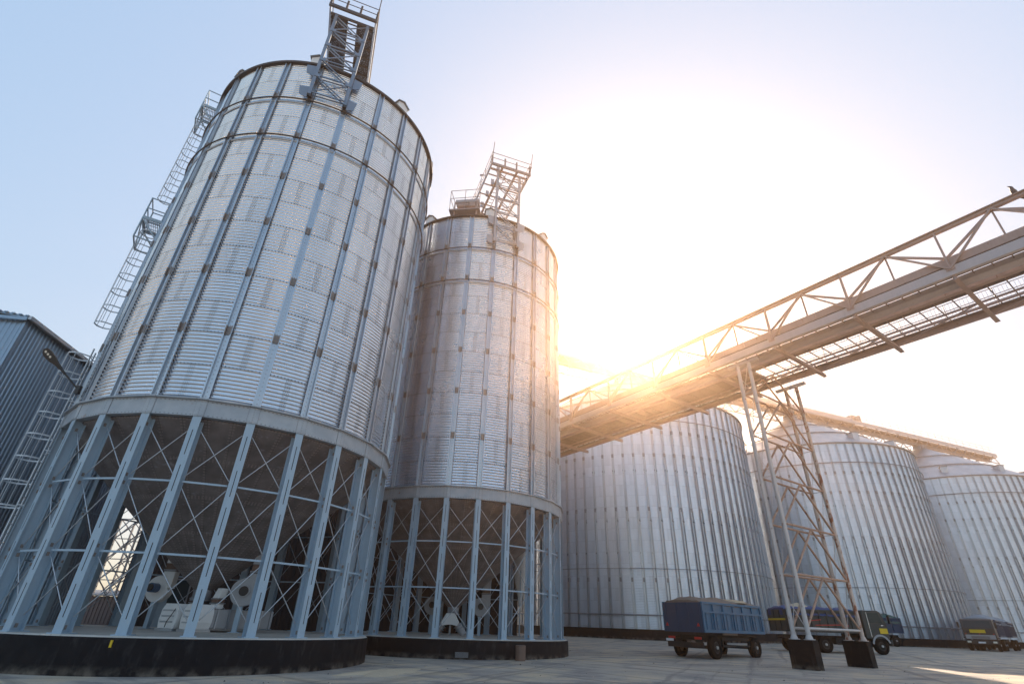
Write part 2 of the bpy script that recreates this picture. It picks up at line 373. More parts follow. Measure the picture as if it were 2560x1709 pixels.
# ------------------------------------------------------------------ hopper silos on legs
N = 24; DA = 2*pi/N
def arc_pts(r, z, a0, a1, n): return [(r*cos(a0+(a1-a0)*i/n), r*sin(a0+(a1-a0)*i/n), z) for i in range(n+1)]
HS = {}
def hopper_silo(label, c, base, zd, zb, zt, ze, phase, vents, scars):
    """base is the world height of the yard at the silo; the z arguments are relative to the camera"""
    k = ZO - base; zd, zb, zt, ze = zd+k, zb+k, zt+k, ze+k
    t = thing('hopper_silo', (c[0], c[1], base), label, 'silo', 'hopper silos on legs')
    Rw = 5.94
    MB().lathe([(6.12, zd-.04), (6.27, zd-.04), (6.30, zd-.08), (6.31, -.4)], 120).build('plinth', M['bit'], t)
    MB().lathe([(.05, zd), (6.22, zd), (6.265, zd-.035)], 120, smooth=False).build('deck', M['conc'], t)
    # columns
    key = (round(zb-zd, 3), round(zt-zb, 3))
    m = MB(); h0, h1 = zd+.03, zb
    m.bx(6.05, 6.075, -.13, .13, h0, h1); m.bx(5.75, 6.047, -.012, .012, h0, h1); m.bx(5.72, 5.748, -.13, .13, h0, h1)
    z = h0+.35; 
    while z < h1-1.0:
        m.bx(6.076, 6.079, -.011, .011, z, z+.80, 1); z += 1.12
    m.bx(5.60, 6.16, -.20, .20, zd+.002, zd+.03)
    for zz in (h0+.12, h0+(h1-h0)/3-.12, h0+(h1-h0)/3+.12, h0+2*(h1-h0)/3-.12, h0+2*(h1-h0)/3+.12, h1-.3):
        for sx in (-1, 1): m.bx(5.80, 5.98, sx*.013, sx*.024, zz-.13, zz+.13, 0); m.bx(5.86, 5.93, sx*.0245, sx*.05, zz-.05, zz+.05, 2)
    cm = m.mesh('column', [M['col'], M['slot'], M['splice']])
    for i in range(N): link('column', cm, t, rz=phase+i*DA)
    # girts and cross braces, one X per bay and tier
    lv = [zd+.25, zd+(zb-zd)/3, zd+2*(zb-zd)/3, zb-.25]
    A = Vector((5.9*cos(.025), 5.9*sin(.025), 0)); B = Vector((5.9*cos(DA-.025), 5.9*sin(DA-.025), 0))
    up_ = lambda p, z: (p.x, p.y, z)
    for q in (1, 2):
        gm = MB().bar(up_(A, lv[q]), up_(B, lv[q]), .055, .055).mesh('girt', M['col'])
        for i in range(N): link('girt', gm, t, rz=phase+i*DA)
    for q in range(3):
        b = MB().tube(up_(A, lv[q]+.15), up_(B, lv[q+1]-.15), .016, 6).tube(up_(A*.995, lv[q+1]-.15), up_(B*.995, lv[q]+.15), .016, 6)
        bm = b.mesh('cross_brace', M['galv'])
        for i in range(N): link('cross_brace', bm, t, rz=phase+i*DA)
    # faceted ring beam with splice plates
    m = MB(); cr = 1/cos(DA/2)
    prof = [(5.86, zb), (6.10, zb), (6.10, zt-.05), (6.20, zt-.045), (6.20, zt), (5.95, zt+.01)]
    m.lathe(prof, N, 0, False, phase, phase+2*pi, vs_=[0, 0, 1, .97, .97, .5])
    for i in range(N):
        a = phase+i*DA; e = Vector((cos(a), sin(a), 0)); n_ = Vector((-sin(a), cos(a), 0))
        for s in (-1, 1):
            d = (n_*cos(DA/2) - e*sin(DA/2)*1.0) if s > 0 else (-n_*cos(DA/2) - e*sin(DA/2))
            p0 = e*6.105; p1 = p0 + d*.17
            m.prism([(0, 0), (.17, 0), (.17, .009), (0, .009)], p0 + Vector((0,0,zb+.004)), d, e, (0,0,1), zt-zb-.062, 1)
    m.build('ring_beam', [M['ring'], M['ring']], t)
    # hopper cone and outlet
    L = math.hypot(5.84-.32, zb-.02-(zd+1.35))
    m = MB().lathe([(5.84, zb-.02), (.32, zd+1.35)], 48, 0, False, usc=48, vs_=[0, L])
    m.lathe([(.32, zd+1.35), (.30, zd+1.05), (.36, zd+1.05), (.36, zd+.98), (.02, zd+.98)], 24, 1)
    m.build('hopper', [M['hop'], M['galvd']], t)
    # corrugated wall
    H = ze-zt; rings = 14; per = H/rings/9; nz = rings*9*8; na = 120
    zz = np.linspace(0, H, nz+1); rr = Rw + .0185*np.cos(2*pi*zz/per)
    aa = phase + np.linspace(0, 2*pi, na+1)
    X = (rr[:, None]*np.cos(aa)[None]).ravel(); Y = (rr[:, None]*np.sin(aa)[None]).ravel(); Zz = np.repeat(zz+zt, na+1)
    V = np.stack([X, Y, Zz], 1)
    i = np.arange(nz)[:, None]*(na+1) + np.arange(na)[None]
    F = np.stack([i, i+1, i+na+2, i+na+1], -1).reshape(-1, 4)
    me = bpy.data.meshes.new('wall'); me.vertices.add(len(V)); me.vertices.foreach_set('co', V.ravel())
    me.loops.add(F.size); me.loops.foreach_set('vertex_index', F.ravel().astype(np.int32))
    me.polygons.add(len(F)); me.polygons.foreach_set('loop_start', np.arange(0, F.size, 4, dtype=np.int32))
    me.polygons.foreach_set('use_smooth', np.ones(len(F), bool))
    me.update(calc_edges=True); me.validate()
    UV = np.stack([np.tile(np.linspace(0, N, na+1), nz+1), np.repeat(zz/H*rings, na+1)], 1)[F.ravel()]
    me.uv_layers.new(name='UVMap').data.foreach_set('uv', UV.ravel().astype(np.float32))
    me.materials.append(M['wall']); link('wall', me, t)
    # stiffeners: open channels with bolted splices every second ring
    U = [(-.135,.118),(-.135,.128),(-.088,.128),(-.088,.040),(.088,.040),(.088,.128),(.135,.128),(.135,.118),(.098,.118),(.098,.030),(-.098,.030),(-.098,.118)]
    m = MB(); m.prism([(b+Rw-.012, a) for a, b in U][::-1], (0,0,zt+.01), (1,0,0), (0,1,0), (0,0,1), H-.02, 0)
    z = zt+.12
    while z < ze-.1:
        m.bx(Rw+.029, Rw+.033, -.014, .014, z, z+.03, 1); z += .16
    for q in range(1, 7):
        zc = zt + q*2*H/rings + .08
        m.bx(Rw+.05, Rw+.135, -.106, -.076, zc-.17, zc+.17, 1); m.bx(Rw+.05, Rw+.135, .076, .106, zc-.17, zc+.17, 1)
        m.bx(Rw+.030, Rw+.052, -.072, .072, zc-.17, zc+.17, 1)
        for b_ in range(4):
            for s in (-1, 1): m.bx(Rw+.052, Rw+.062, s*.04-.012, s*.04+.012, zc-.13+b_*.08, zc-.105+b_*.08, 2)
    sm_ = m.mesh('stiffener', [M['stiff'], M['splice'], M['galvd']])
    for i in range(N): link('stiffener', sm_, t, rz=phase+i*DA)
    for zr in (12, 10):
        z = zt + zr*H/rings - .17
        m = MB(); n = 144
        pts = [(6.10*cos(2*pi*i/n), 6.10*sin(2*pi*i/n), z) for i in range(n)]
        m.path(pts, .034, 8, closed=True)
        m.lathe([(Rw+.02, z-.16), (Rw+.055, z-.15), (Rw+.055, z-.06), (Rw+.02, z-.05)], 120, 1)
        m.build('wind_ring', [M['dark'], M['galv']], t)
    # eave and roof
    MB().lathe([(Rw-.03, ze-.03), (6.12, ze-.03), (6.14, ze+.07), (6.0, ze+.10)], 120, 0, False).build('eave_trim', M['dark'], t)
    zr = ze+.09; zp = zr + 5.5*math.tan(rad(27))
    m = MB().lathe([(6.05, zr), (.55, zp)], 96, 0, False, usc=48, vs_=[0, 6.2])
    m.lathe([(.55, zp), (.55, zp+.35), (.65, zp+.36), (.02, zp+.45)], 24, 0, vs_=[0, .3, .4, .5])
    m.build('roof', M['roof'], t)
    for a in vents:
        a = rad(a); e = Vector((cos(a), sin(a), 0)); n_ = Vector((-sin(a), cos(a), 0)); zq = zr+.30
        m = MB(); o = e*5.35
        m.prism([(-.32,0),(.32,0),(.32,.52),(0,.70),(-.32,.52)], o + Vector((0,0,zq-.25)), n_, (0,0,1), e, .62, 0)
        m.prism([(-.40,.50),(0,.725),(.40,.50),(.40,.54),(0,.775),(-.40,.54)], o - e*.05 + Vector((0,0,zq-.25)), n_, (0,0,1), e, .76, 1)
        m.build('roof_vent', [M['white'], M['galvd']], t)
    return t, k

S1 = (-11.345, 21.44); S2 = (-2.739, 31.704)
s1, K1 = hopper_silo('nearest and tallest-looking corrugated silo on legs, with caged ladders up its left side', S1, gz(19), -.578, 5.53, 6.12, 24.08, -2.1373,
                     (-125, -80, -34.6, 8, 55, 100, 145, -170), 1)
s2, K2 = hopper_silo('second corrugated silo on legs, standing behind and right of the ladder silo', S2, gz(27), -.62, 5.37, 5.97, 23.95, -2.1312,
                     (-124, -80.6, -36, 8, 55, 100, 145, -170), 2)

# ladders, cages and landings on the first silo
def ladder(t, ang, r0, z0, z1, cage0, off, rc=.36, nst=5):
    """rails at radius r0, cage bulging outward"""
    e = Vector((cos(ang), sin(ang), 0)); n = Vector((-sin(ang), cos(ang), 0))
    o = n*off
    m = MB()
    for s in (-1, 1): m.bar(o+e*r0+n*s*.22+Vector((0,0,z0)), o+e*r0+n*s*.22+Vector((0,0,z1)), .05, .035)
    z = z0+.2
    while z < z1-.05:
        m.tube(o+e*r0-n*.22+Vector((0,0,z)), o+e*r0+n*.22+Vector((0,0,z)), .014, 6); z += .30
    z = z0+.6
    while z < z1:
        for s in (-1, 1): m.bar(o+e*r0+n*s*.22+Vector((0,0,z)), e*5.96+o*.98+n*s*.22+Vector((0,0,z)), .04, .03)
        z += 1.9
    lad = m.build('ladder', M['cage'], t)
    m = MB(); c = o+e*(r0+.36)
    z = cage0; hs = []
    while z <= z1+.01: hs.append(z); z += .82
    for z in hs:
        pts = [o+e*r0+n*.24+Vector((0,0,z))] + [c + (e*cos(a)+n*sin(a))*rc + Vector((0,0,z)) for a in [rad(x) for x in range(95, -96, -19)]] + [o+e*r0-n*.24+Vector((0,0,z))]
        for p, q in zip(pts[:-1], pts[1:]): m.bar(p, q, .016, .05)
    for x in (-80, -40, 0, 40, 80):
        a = rad(x); p = c+(e*cos(a)+n*sin(a))*(rc+.012)
        m.bar(p+Vector((0,0,cage0-.03)), p+Vector((0,0,hs[-1]+.03)), .045, .014, up=e)
    m.build('safety_cage', M['cage'], lad)
def landing(t, ang, z, r0=5.98, r1=6.85, wdt=1.15, off=0.0):
    e = Vector((cos(ang), sin(ang), 0)); n = Vector((-sin(ang), cos(ang), 0)); m = MB(); o = n*off
    V = lambda r, s, h: o+e*r+n*s+Vector((0,0,h))
    h = wdt/2
    for s in (-h, h): m.bar(V(r0, s, z), V(r1, s, z), .06, .16)
    m.bar(V(r1, -h, z), V(r1, h, z), .06, .16); m.bar(V(r0+.05, -h, z), V(r0+.05, h, z), .06, .16)
    m.build('landing_platform', M['col'], t).name
    g = MB()
    for i in range(9):
        r = r0+.1+i*(r1-r0-.15)/8; g.bar(V(r, -h+.03, z+.03), V(r, h-.03, z+.03), .02, .05)
    for s in (-.3, 0, .3): g.bar(V(r0+.08, s, z+.035), V(r1-.04, s, z+.035), .02, .03)
    g.build('landing_grate', M['galv'], t)
    b = MB()
    for s in (-h, h): b.bar(V(r1, s, z-.05), V(5.97, s, z-1.0), .06, .06); b.bar(V(r1, s, z-1.1), V(r1, s, z), .05, .05); b.bar(V(r1, s, z-1.1), V(6.0, s, z-1.15), .05, .05)
    b.bar(V(r1, -h, z-1.1), V(r1, h, z-1.1), .05, .05); b.bar(V(r1, -h, z-1.1), V(r1, h, z-.05), .04, .04)
    b.build('landing_bracket', M['col'], t)
    rl = MB()
    for hh in (.55, 1.15):
        rl.bar(V(r1, -h, z+hh), V(r1, h, z+hh), .04, .04)
        for s in (-h, h): rl.bar(V(r0+.05, s, z+hh), V(r1, s, z+hh), .04, .04)
    for s in (-h, h):
        rl.bar(V(r1, s, z), V(r1, s, z+1.17), .045, .045); rl.bar(V(r0+.1, s, z), V(r0+.1, s, z+1.17), .045, .045)
    rl.build('handrail', M['col'], t)
LA = rad(211)
ladder(s1, rad(209), 6.32, .1, 9.1+K1, 3.0+K1, .15, .40)
ladder(s1, LA, 6.12, 9.6+K1, 15.7+K1, 10.35+K1, -.25, .32)
ladder(s1, LA, 6.12, 15.75+K1, 24.6+K1, 17.4+K1, -.25, .32)
landing(s1, LA, 15.55+K1, 5.98, 6.78); landing(s1, LA, 23.5+K1, 5.98, 6.72)

# ------------------------------------------------------------------ roof conveyor galleries with their masts
def roof_gallery(label, c, base, ang, zdk, zfoot, width, trays):
    t = thing('roof_gallery', (c[0], c[1], base), label, 'conveyor gallery', None, ang)   # local +x points outward
    k = ZO-base; z = zdk+k; zf = zfoot+k; h = width/2; xe = 6.62; xi = -1.5
    th = 7.5*pi/180; lx = 6.28*cos(th); ly = 6.28*sin(th)
    m = MB()
    for s in (-1, 1): m.bar((lx, s*ly, zf), (lx, s*ly, z-.05), .15, .15, 0, up=(1,0,0))
    n = 5; zz = [zf+.15+i*(z-.35-zf)/n for i in range(n+1)]
    for i in range(n):
        for dx in (.05, -.12):
            m.bar((lx+dx, -ly, zz[i]), (lx+dx, ly, zz[i]+.1), .05, .05); m.bar((lx+dx, ly, zz[i]), (lx+dx, -ly, zz[i+1]), .05, .05)
            m.bar((lx+dx, -ly, zz[i]+.02), (lx+dx, ly, zz[i+1]), .045, .045) if i % 2 == 0 and dx > 0 else None
    for s in (-1, 1):
        for q in range(1, n): m.box((lx+.09, s*(ly-.08), zz[q]), (.02, .28, .22))
    m.build('support_mast', M['steelb'] if trays else M['gal'], t)
    for s in (-1, 1):
        for zb_ in (zf+.15, zf+1.75):
            m = MB()
            m.prism([(0,-.38),(.34,-.25),(.42,.30),(0,.40)], (lx-.02, s*(ly+.09), zb_), (0,s,0), (0,0,1), (-1,0,0), .03, 0)
            m.bx(6.03, lx-.06, s*ly-.1, s*ly+.1, zb_-.12, zb_+.12, 1)
            m.build('mounting_bracket', [M['steelb'] if trays else M['gal'], M['dark']], t)
    for s in (-1, 1): MB().bx(xi, xe, s*h-.04, s*h+.04, z-.02, z+.26).build('edge_beam', M['gal'] if trays == 0 else M['galv'], t)
    m = MB(); m.bx(xe, xe+.10, -h-.06, h+.06, z-.10, z+.12); m.bx(xe-.42, xe-.34, -h+.05, h-.05, z-.10, z+.06)
    m.build('end_beam', M['dark'] if trays else M['galbrown'], t)
    if trays:
        for s in (-1, 1):
            m = MB(); y0, y1 = sorted((s*h*.20, s*(h-.06))); m.bx(xi, xe-.5, y0, y1, z+.08, z+.12)
            m.bx(xi, xe-.5, y0-.0, y0+.03, z-.05, z+.075); m.bx(xi, xe-.5, y1-.03, y1, z-.05, z+.075)
            m.build('perforated_walkway', M['perf'], t)
        for i in range(14):
            x = xi+.2+i*.56
            MB().bx(x, x+.05, -h+.045, h-.045, z-.02, z+.04).build('cross_beam', M['dark'], t)
    else:
        for s in (-.42, .35): MB().bx(xi, xe, s*h-.06, s*h+.06, z-.02, z+.22).build('conveyor_rail', M['galbrown'], t)
        for i in range(8):
            x = xi+.2+i*1.0
            MB().bx(x, x+.07, -h+.045, h-.045, z-.10, z-.025).build('cross_beam', M['galbrown'], t)
        for y0, y1, st in ((-h*.42+.062, -h*.1, 1), (.35*h+.062, h-.042, 2)):
            m = MB().bx(xi+.1, xe-.5, y1-.04, y1, z+.05, z+.09)
            for i in range(0, 22, st): x = xi+.1+i*.36; m.bx(x, x+.04, y0, y1-.041, z+.05, z+.09)
            m.build('walkway_slats', M['gal'], t)
        for i in range(5):
            x = 1+i*1.25; MB().bx(x, x+.08, -.42*h-.3, -.42*h-.07, z+.0, z+.55).build('conveyor_bracket', M['gal'], t)
    m = MB()
    for s in (-1, 1):
        for hh in ((.55, 1.1) if s > 0 or not trays else (1.1,)): m.tube((xi, s*(h+.03), z+hh), (xe+.35, s*(h+.03), z+hh), .022, 6)
        x = xi+.1
        while x < xe: m.tube((x, s*(h+.03), z+.2), (x, s*(h+.03), z+1.1), .02, 6); x += 1.3
        m.tube((xe+.02, s*(h+.03), z), (xe+.45, s*(h+.03), z+1.75), .025, 6)
    for hh in (.62, 1.12): m.tube((xe+.05, -h, z+hh), (xe+.05, h, z+hh), .024, 6)
    m.build('handrail', M['dark'] if trays else M['galbrown'], t)
    for y in (-h, -h*.33, h*.28, h):
        MB().bx(xe-.02, xe+.09, y-.05, y+.05, z+.125, z+.85).build('end_post', M['dark'] if trays else M['galbrown'], t)
    return t
PA = rad(-70.2)
g1 = roof_gallery('dark gallery with perforated walkways and a braced mast on top of the ladder silo', S1, gz(19), PA, 28.25, 21.55, 2.36, 1)
g2 = roof_gallery('open framed gallery with a braced mast on top of the second silo', S2, gz(27), PA, 28.25, 21.75, 2.86, 0)
# landing with drive on the roof of the second silo
def roof_drive():
    e = Vector((cos(rad(-98)), sin(rad(-98)), 0)); n = Vector((-e.y, e.x, 0)); o = Vector((S2[0], S2[1], 0))
    t = thing('conveyor_drive', o + e*4.6 + Vector((0,0,25.4+ZO)), 'railed drive platform with brown gearbox left of the open framed gallery', 'conveyor drive', None, math.atan2(n.y, n.x))
    MB().bx(-1.35, .85, -.6, .6, .0, .12).build('platform', M['galbrown'], t)
    MB().bx(-1.0, .7, -.35, .35, .95, 1.22).build('trough_cover', M['gal'], t, .03)
    m = MB().tube((-.8, -.4, .5), (.05, -.4, .5), .17, 14).bx(.1, .5, -.58, -.2, .3, .72); m.build('gearbox', M['galbrown'], t, .02)
    m = MB()
    for x, y in ((-1.0,-.4),(.6,-.4),(-1.0,.4),(.6,.4)): m.bx(x-.04, x+.04, y-.04, y+.04, -1.2, .94)
    m.build('frame', M['galbrown'], t)
    m = MB()
    for x in (-1.32, -.25, .82): m.tube((x, -.57, .12), (x, -.57, 1.9), .022, 6)
    for h in (1.15, 1.9): m.tube((-1.32, -.57, h), (.82, -.57, h), .022, 6); m.tube((-1.32, -.57, h), (-1.32, .57, h), .022, 6)
    m.tube((-1.32, .57, .12), (-1.32, .57, 1.9), .022, 6)
    m.build('handrail', M['galbrown'], t)
    m = MB().tube((.82, -.55, 1.9), (.82, -.55, 3.3), .016, 6).bx(.68, .98, -.60, -.5, 3.3, 3.38); m.build('level_sensor_post', M['gal'], t)
roof_drive()

# ------------------------------------------------------------------ machinery on the decks
def fan(label, x, y, zdk, hz, rz, motor, grp=True):
    t = thing('aeration_fan', (x, y, zdk), label, 'fan', 'aeration fans under the hopper silos', rz)
    r = .42
    m = MB(); n = 30; out = [(r*(1+.28*i/n)*cos(2*pi*i/n+pi/2*0), r*(1+.28*i/n)*sin(2*pi*i/n)) for i in range(n)]
    m.prism(out, (0, -.15, hz), (1,0,0), (0,0,1), (0,1,0), .3, 0)
    m.prism([(.06,0),(.56,0),(.56,.62),(.06,.62)], (0,-.14,hz), (1,0,0), (0,0,1), (0,1,0), .28, 0)
    m.build('volute_casing', M['white'] if motor else M['grey'], t, .012)
    if motor:
        MB().tube((-.02,-.50,hz), (-.02,-.152,hz), .17, 18).tube((-.02,-.56,hz), (-.02,-.50,hz), .13, 18, 1).build('motor', [M['motor'], M['black']], t)
    else:
        MB().tube((0,-.21,hz), (0,-.152,hz), .21, 22).tube((0,-.225,hz), (0,-.2102,hz), .17, 22, 1).build('inlet', [M['grey'], M['black']], t)
    m = MB().bx(.04, .58, -.17, .17, hz+.64, hz+.70, 1).bx(.08, .54, -.14, .14, hz+.702, hz+.92, 2)
    m.prism([(.08,.93),(.54,.93),(.60,1.75),(.14,1.75)], (0,-.17,hz), (1,0,0), (0,0,1), (0,1,0), .34, 0)
    m.prism([(.14,1.755),(.60,1.755),(.95,2.15),(.70,2.40)], (0,-.17,hz), (1,0,0), (0,0,1), (0,1,0), .34, 0)
    m.build('air_duct', [M['white'] if motor else M['grey'], M['galvd'], M['wood']], t, .01)
    m = MB().bx(-.10, .06, -.10, .10, .02, hz-.30); m.bx(-.2, .16, -.2, .2, 0, .02); m.build('stand', M['col'], t)
D1 = -.578+ZO+.001; D2 = -.62+ZO+.001
fan('white fan with a blue motor under the ladder silo', -13.95, 23.0, D1, 1.42, rad(-6), True)
fan('grey fan with an open round inlet under the ladder silo', -9.80, 21.5, D1, 1.36, rad(12), False)
fan('left grey fan beside the forked chute under the second silo', -4.05, 33.0, D2, 1.45, rad(-8), False)
fan('right grey fan beside the forked chute under the second silo', -1.30, 33.0, D2, 1.45, rad(8), False)
def drag(label, x, y, rz, L):
    t = thing('drag_conveyor', (x, y, D1), label, 'conveyor', 'drag conveyors under the ladder silo', rz)
    m = MB(); m.prism([(-.40,0),(.40,0),(.46,.22),(.46,.5),(.36,.78),(-.30,.78),(-.42,.6),(-.46,.3)], (0,0,.08), (1,0,0), (0,0,1), (0,1,0), .55, 0)
    for z in (.26, .44, .62): m.bx(-.36, .30, -.012, -.002, z, z+.05, 1)
    m.bx(-.44, .44, -.06, .6, 0, .075, 1); m.build('drive_housing', [M['white'], M['galv']], t, .025)
    m = MB().bx(-.36, .36, .56, L, .12, .72)
    for i in range(int(L/.5)): m.bx(-.40, .40, .75+i*.5, .80+i*.5, .10, .74, 1)
    m.build('trough', [M['grey'], M['galv']], t)
    m = MB().bx(-.16, .16, .8, 1.1, .745, .90, 0).bx(-.20, .20, .76, 1.14, .902, .94, 1).bx(-.16, .16, .8, 1.1, .942, 1.05, 2).bx(-.20, .20, .76, 1.14, 1.052, 1.09, 1).prism([(-.16,1.092),(.16,1.092),(.24,1.42),(.0,1.42)], (0,.8,0), (1,0,0), (0,0,1), (0,1,0), .3, 0)
    m.build('inlet_spout', [M['white'], M['galvd'], M['wood']], t, .01)
    p = [(.30,-.03,.7),(.28,-.10,.5),(.16,-.12,.3),(.10,-.10,.12)]
    MB().path(p, .015, 6).build('cable', M['black'], t)
drag('left white ribbed conveyor end housing on the concrete deck', -11.95, 20.75, rad(-24), 2.6)
drag('right white ribbed conveyor end housing with long trough on the concrete deck', -11.0, 20.45, rad(-24), 3.4)
def chute():
    t = thing('forked_chute', (S2[0]-.1, S2[1]-.2, D2), 'forked grain chute with two spouts under the second silo', 'chute', None, rad(0))
    m = MB().prism([(-.22,1.05),(.22,1.05),(.48,.62),(.40,.45),(.05,.5),(-.05,.5),(-.40,.45),(-.48,.62)], (0,-.2,0), (1,0,0), (0,0,1), (0,1,0), .4, 0)
    m.build('splitter_box', M['white'], t, .02)
    for s in (-1, 1):
        m = MB().tube((s*.40,0,.50), (s*.78,0,-.02+.05), .19, 18).tube((s*.42,0,.47), (s*.45,0,.41), .225, 18, 1).tube((s*.50,0,.33), (s*.53,0,.28), .225, 18, 1)
        m.build('spout', [M['grey'], M['galvd']], t)
    MB().bx(-.05, .05, .1, .2, 0, .5).build('stand', M['galvd'], t)
chute()
t = thing('cyclone', (1.05, 35.3, D2), 'tall pale dust cyclone with a pointed bottom behind the second silo legs', 'cyclone')
MB().lathe([(.02,4.85),(.42,4.8),(.42,3.4),(.12,2.0),(.12,1.6),(.02,1.6)], 24).build('body', M['white'], t)
m = MB()
for a in range(4): m.bar((.45*cos(a*pi/2), .45*sin(a*pi/2), 0), (.43*cos(a*pi/2), .43*sin(a*pi/2), 3.6), .05, .05)
for z in (1.2, 2.4, 3.5):
    for a in range(4): m.bar((.45*cos(a*pi/2), .45*sin(a*pi/2), z), (.45*cos(a*pi/2+pi/2), .45*sin(a*pi/2+pi/2), z), .04, .04)
m.build('frame', M['col'], t)
MB().tube((0,0,4.8), (0,0,5.7), .1, 12).build('outlet_pipe', M['white'], t)
# small things at the plinths
o = MB(); o.prism([(.16*cos(a*pi/5)*(1+.1*sin(3*a)), .16*sin(a*pi/5)*(1+.08*cos(2*a))) for a in range(10)], (0,0,0), (1,0,0), (0,1,0), (0,0,1), .62)
o = o.build('log_post', M['wood'], None, .02); o.location = (.85, 25.95, gz(26)-.03); o.scale = (1.35,1.35,1)
tag(o, 'short weathered log standing against the black plinth of the second silo', 'log')
def wall_item(name, label, cat, S, px_ang, z, w_, h_, mats, base, R_=6.31):
    a = rad(px_ang); m = MB(); m.bx(-.02, .025, -w_/2, w_/2, -h_/2, h_/2)
    if name == 'vent_grille':
        for i in range(5): m.bx(.026, .04, -w_/2+.03, w_/2-.03, -h_/2+.03+i*h_/6, -h_/2+.05+i*h_/6, 1)
    o = m.build(name, mats, None); o.location = (S[0]+R_*cos(a), S[1]+R_*sin(a), z); o.rotation_euler.z = a
    tag(o, label, cat)
wall_item('vent_grille', 'small grey louvred grille low in the black plinth of the second silo', 'grille', S2, -80.5, gz(27)+.16, .62, .24, [M['chas'], M['galvd']], 0)
wall_item('marker_tag', 'small yellow tag near the top of the front black plinth', 'tag', S1, -77.9, -.75+ZO, .05, .16, [M['yel']], 0, 6.315)

def spill():
    m = MB(); n = 40; rr = random.Random(4); prof = [(1.0,-.03),(.8,.015),(.55,.05),(.3,.07),(.02,.085)]
    k_ = [1+.22*sin(3*a*2*pi/n+1)+.15*sin(5*a*2*pi/n)+rr.uniform(-.08,.08) for a in range(n)]
    vs = [(1.9*r*k_[i]*cos(2*pi*i/n), .75*r*k_[i]*sin(2*pi*i/n), z+rr.uniform(-.006,.006)) for i in range(n) for r, z in prof]; p = len(prof)
    m.add(vs, [(i*p+q, ((i+1)%n)*p+q, ((i+1)%n)*p+q+1, i*p+q+1) for i in range(n) for q in range(p-1)], 0, True)
    o = m.build('grain_spill', M['grain']); o.location = (-3.6, 19.0, gz(19)); o.rotation_euler.z = rad(60)
    tag(o, 'low tan grain spill on the yard between the two black plinths', 'grain spill')
spill()
def grit():
    rr = random.Random(11); m = MB()
    for i in range(1500):
        y = rr.uniform(8, 40); x = rr.uniform(-10, 24)*(y/22); q = rr.uniform(.008, .03)*(1 if rr.random() < .93 else 2)
        if min(math.hypot(x-S1[0], y-S1[1]), math.hypot(x-S2[0], y-S2[1])) < 6.35: continue
        a = rr.uniform(0, 6.28); z = gz(y)
        vs = [(x+q*cos(a+k*2.09)*rr.uniform(.7,1.4), y+q*sin(a+k*2.09)*rr.uniform(.7,1.4), z-.003) for k in range(3)] + [(x+rr.uniform(-q,q)*.3, y, z+q*.8)]
        m.add(vs, [(0,1,3),(1,2,3),(2,0,3)], 0 if rr.random() < .7 else 1)
    o = m.build('grit', [M['grain'], M['slot']]); tag(o, 'loose grit and spilled grain strewn over the yard', 'grit', kind='stuff')
grit()
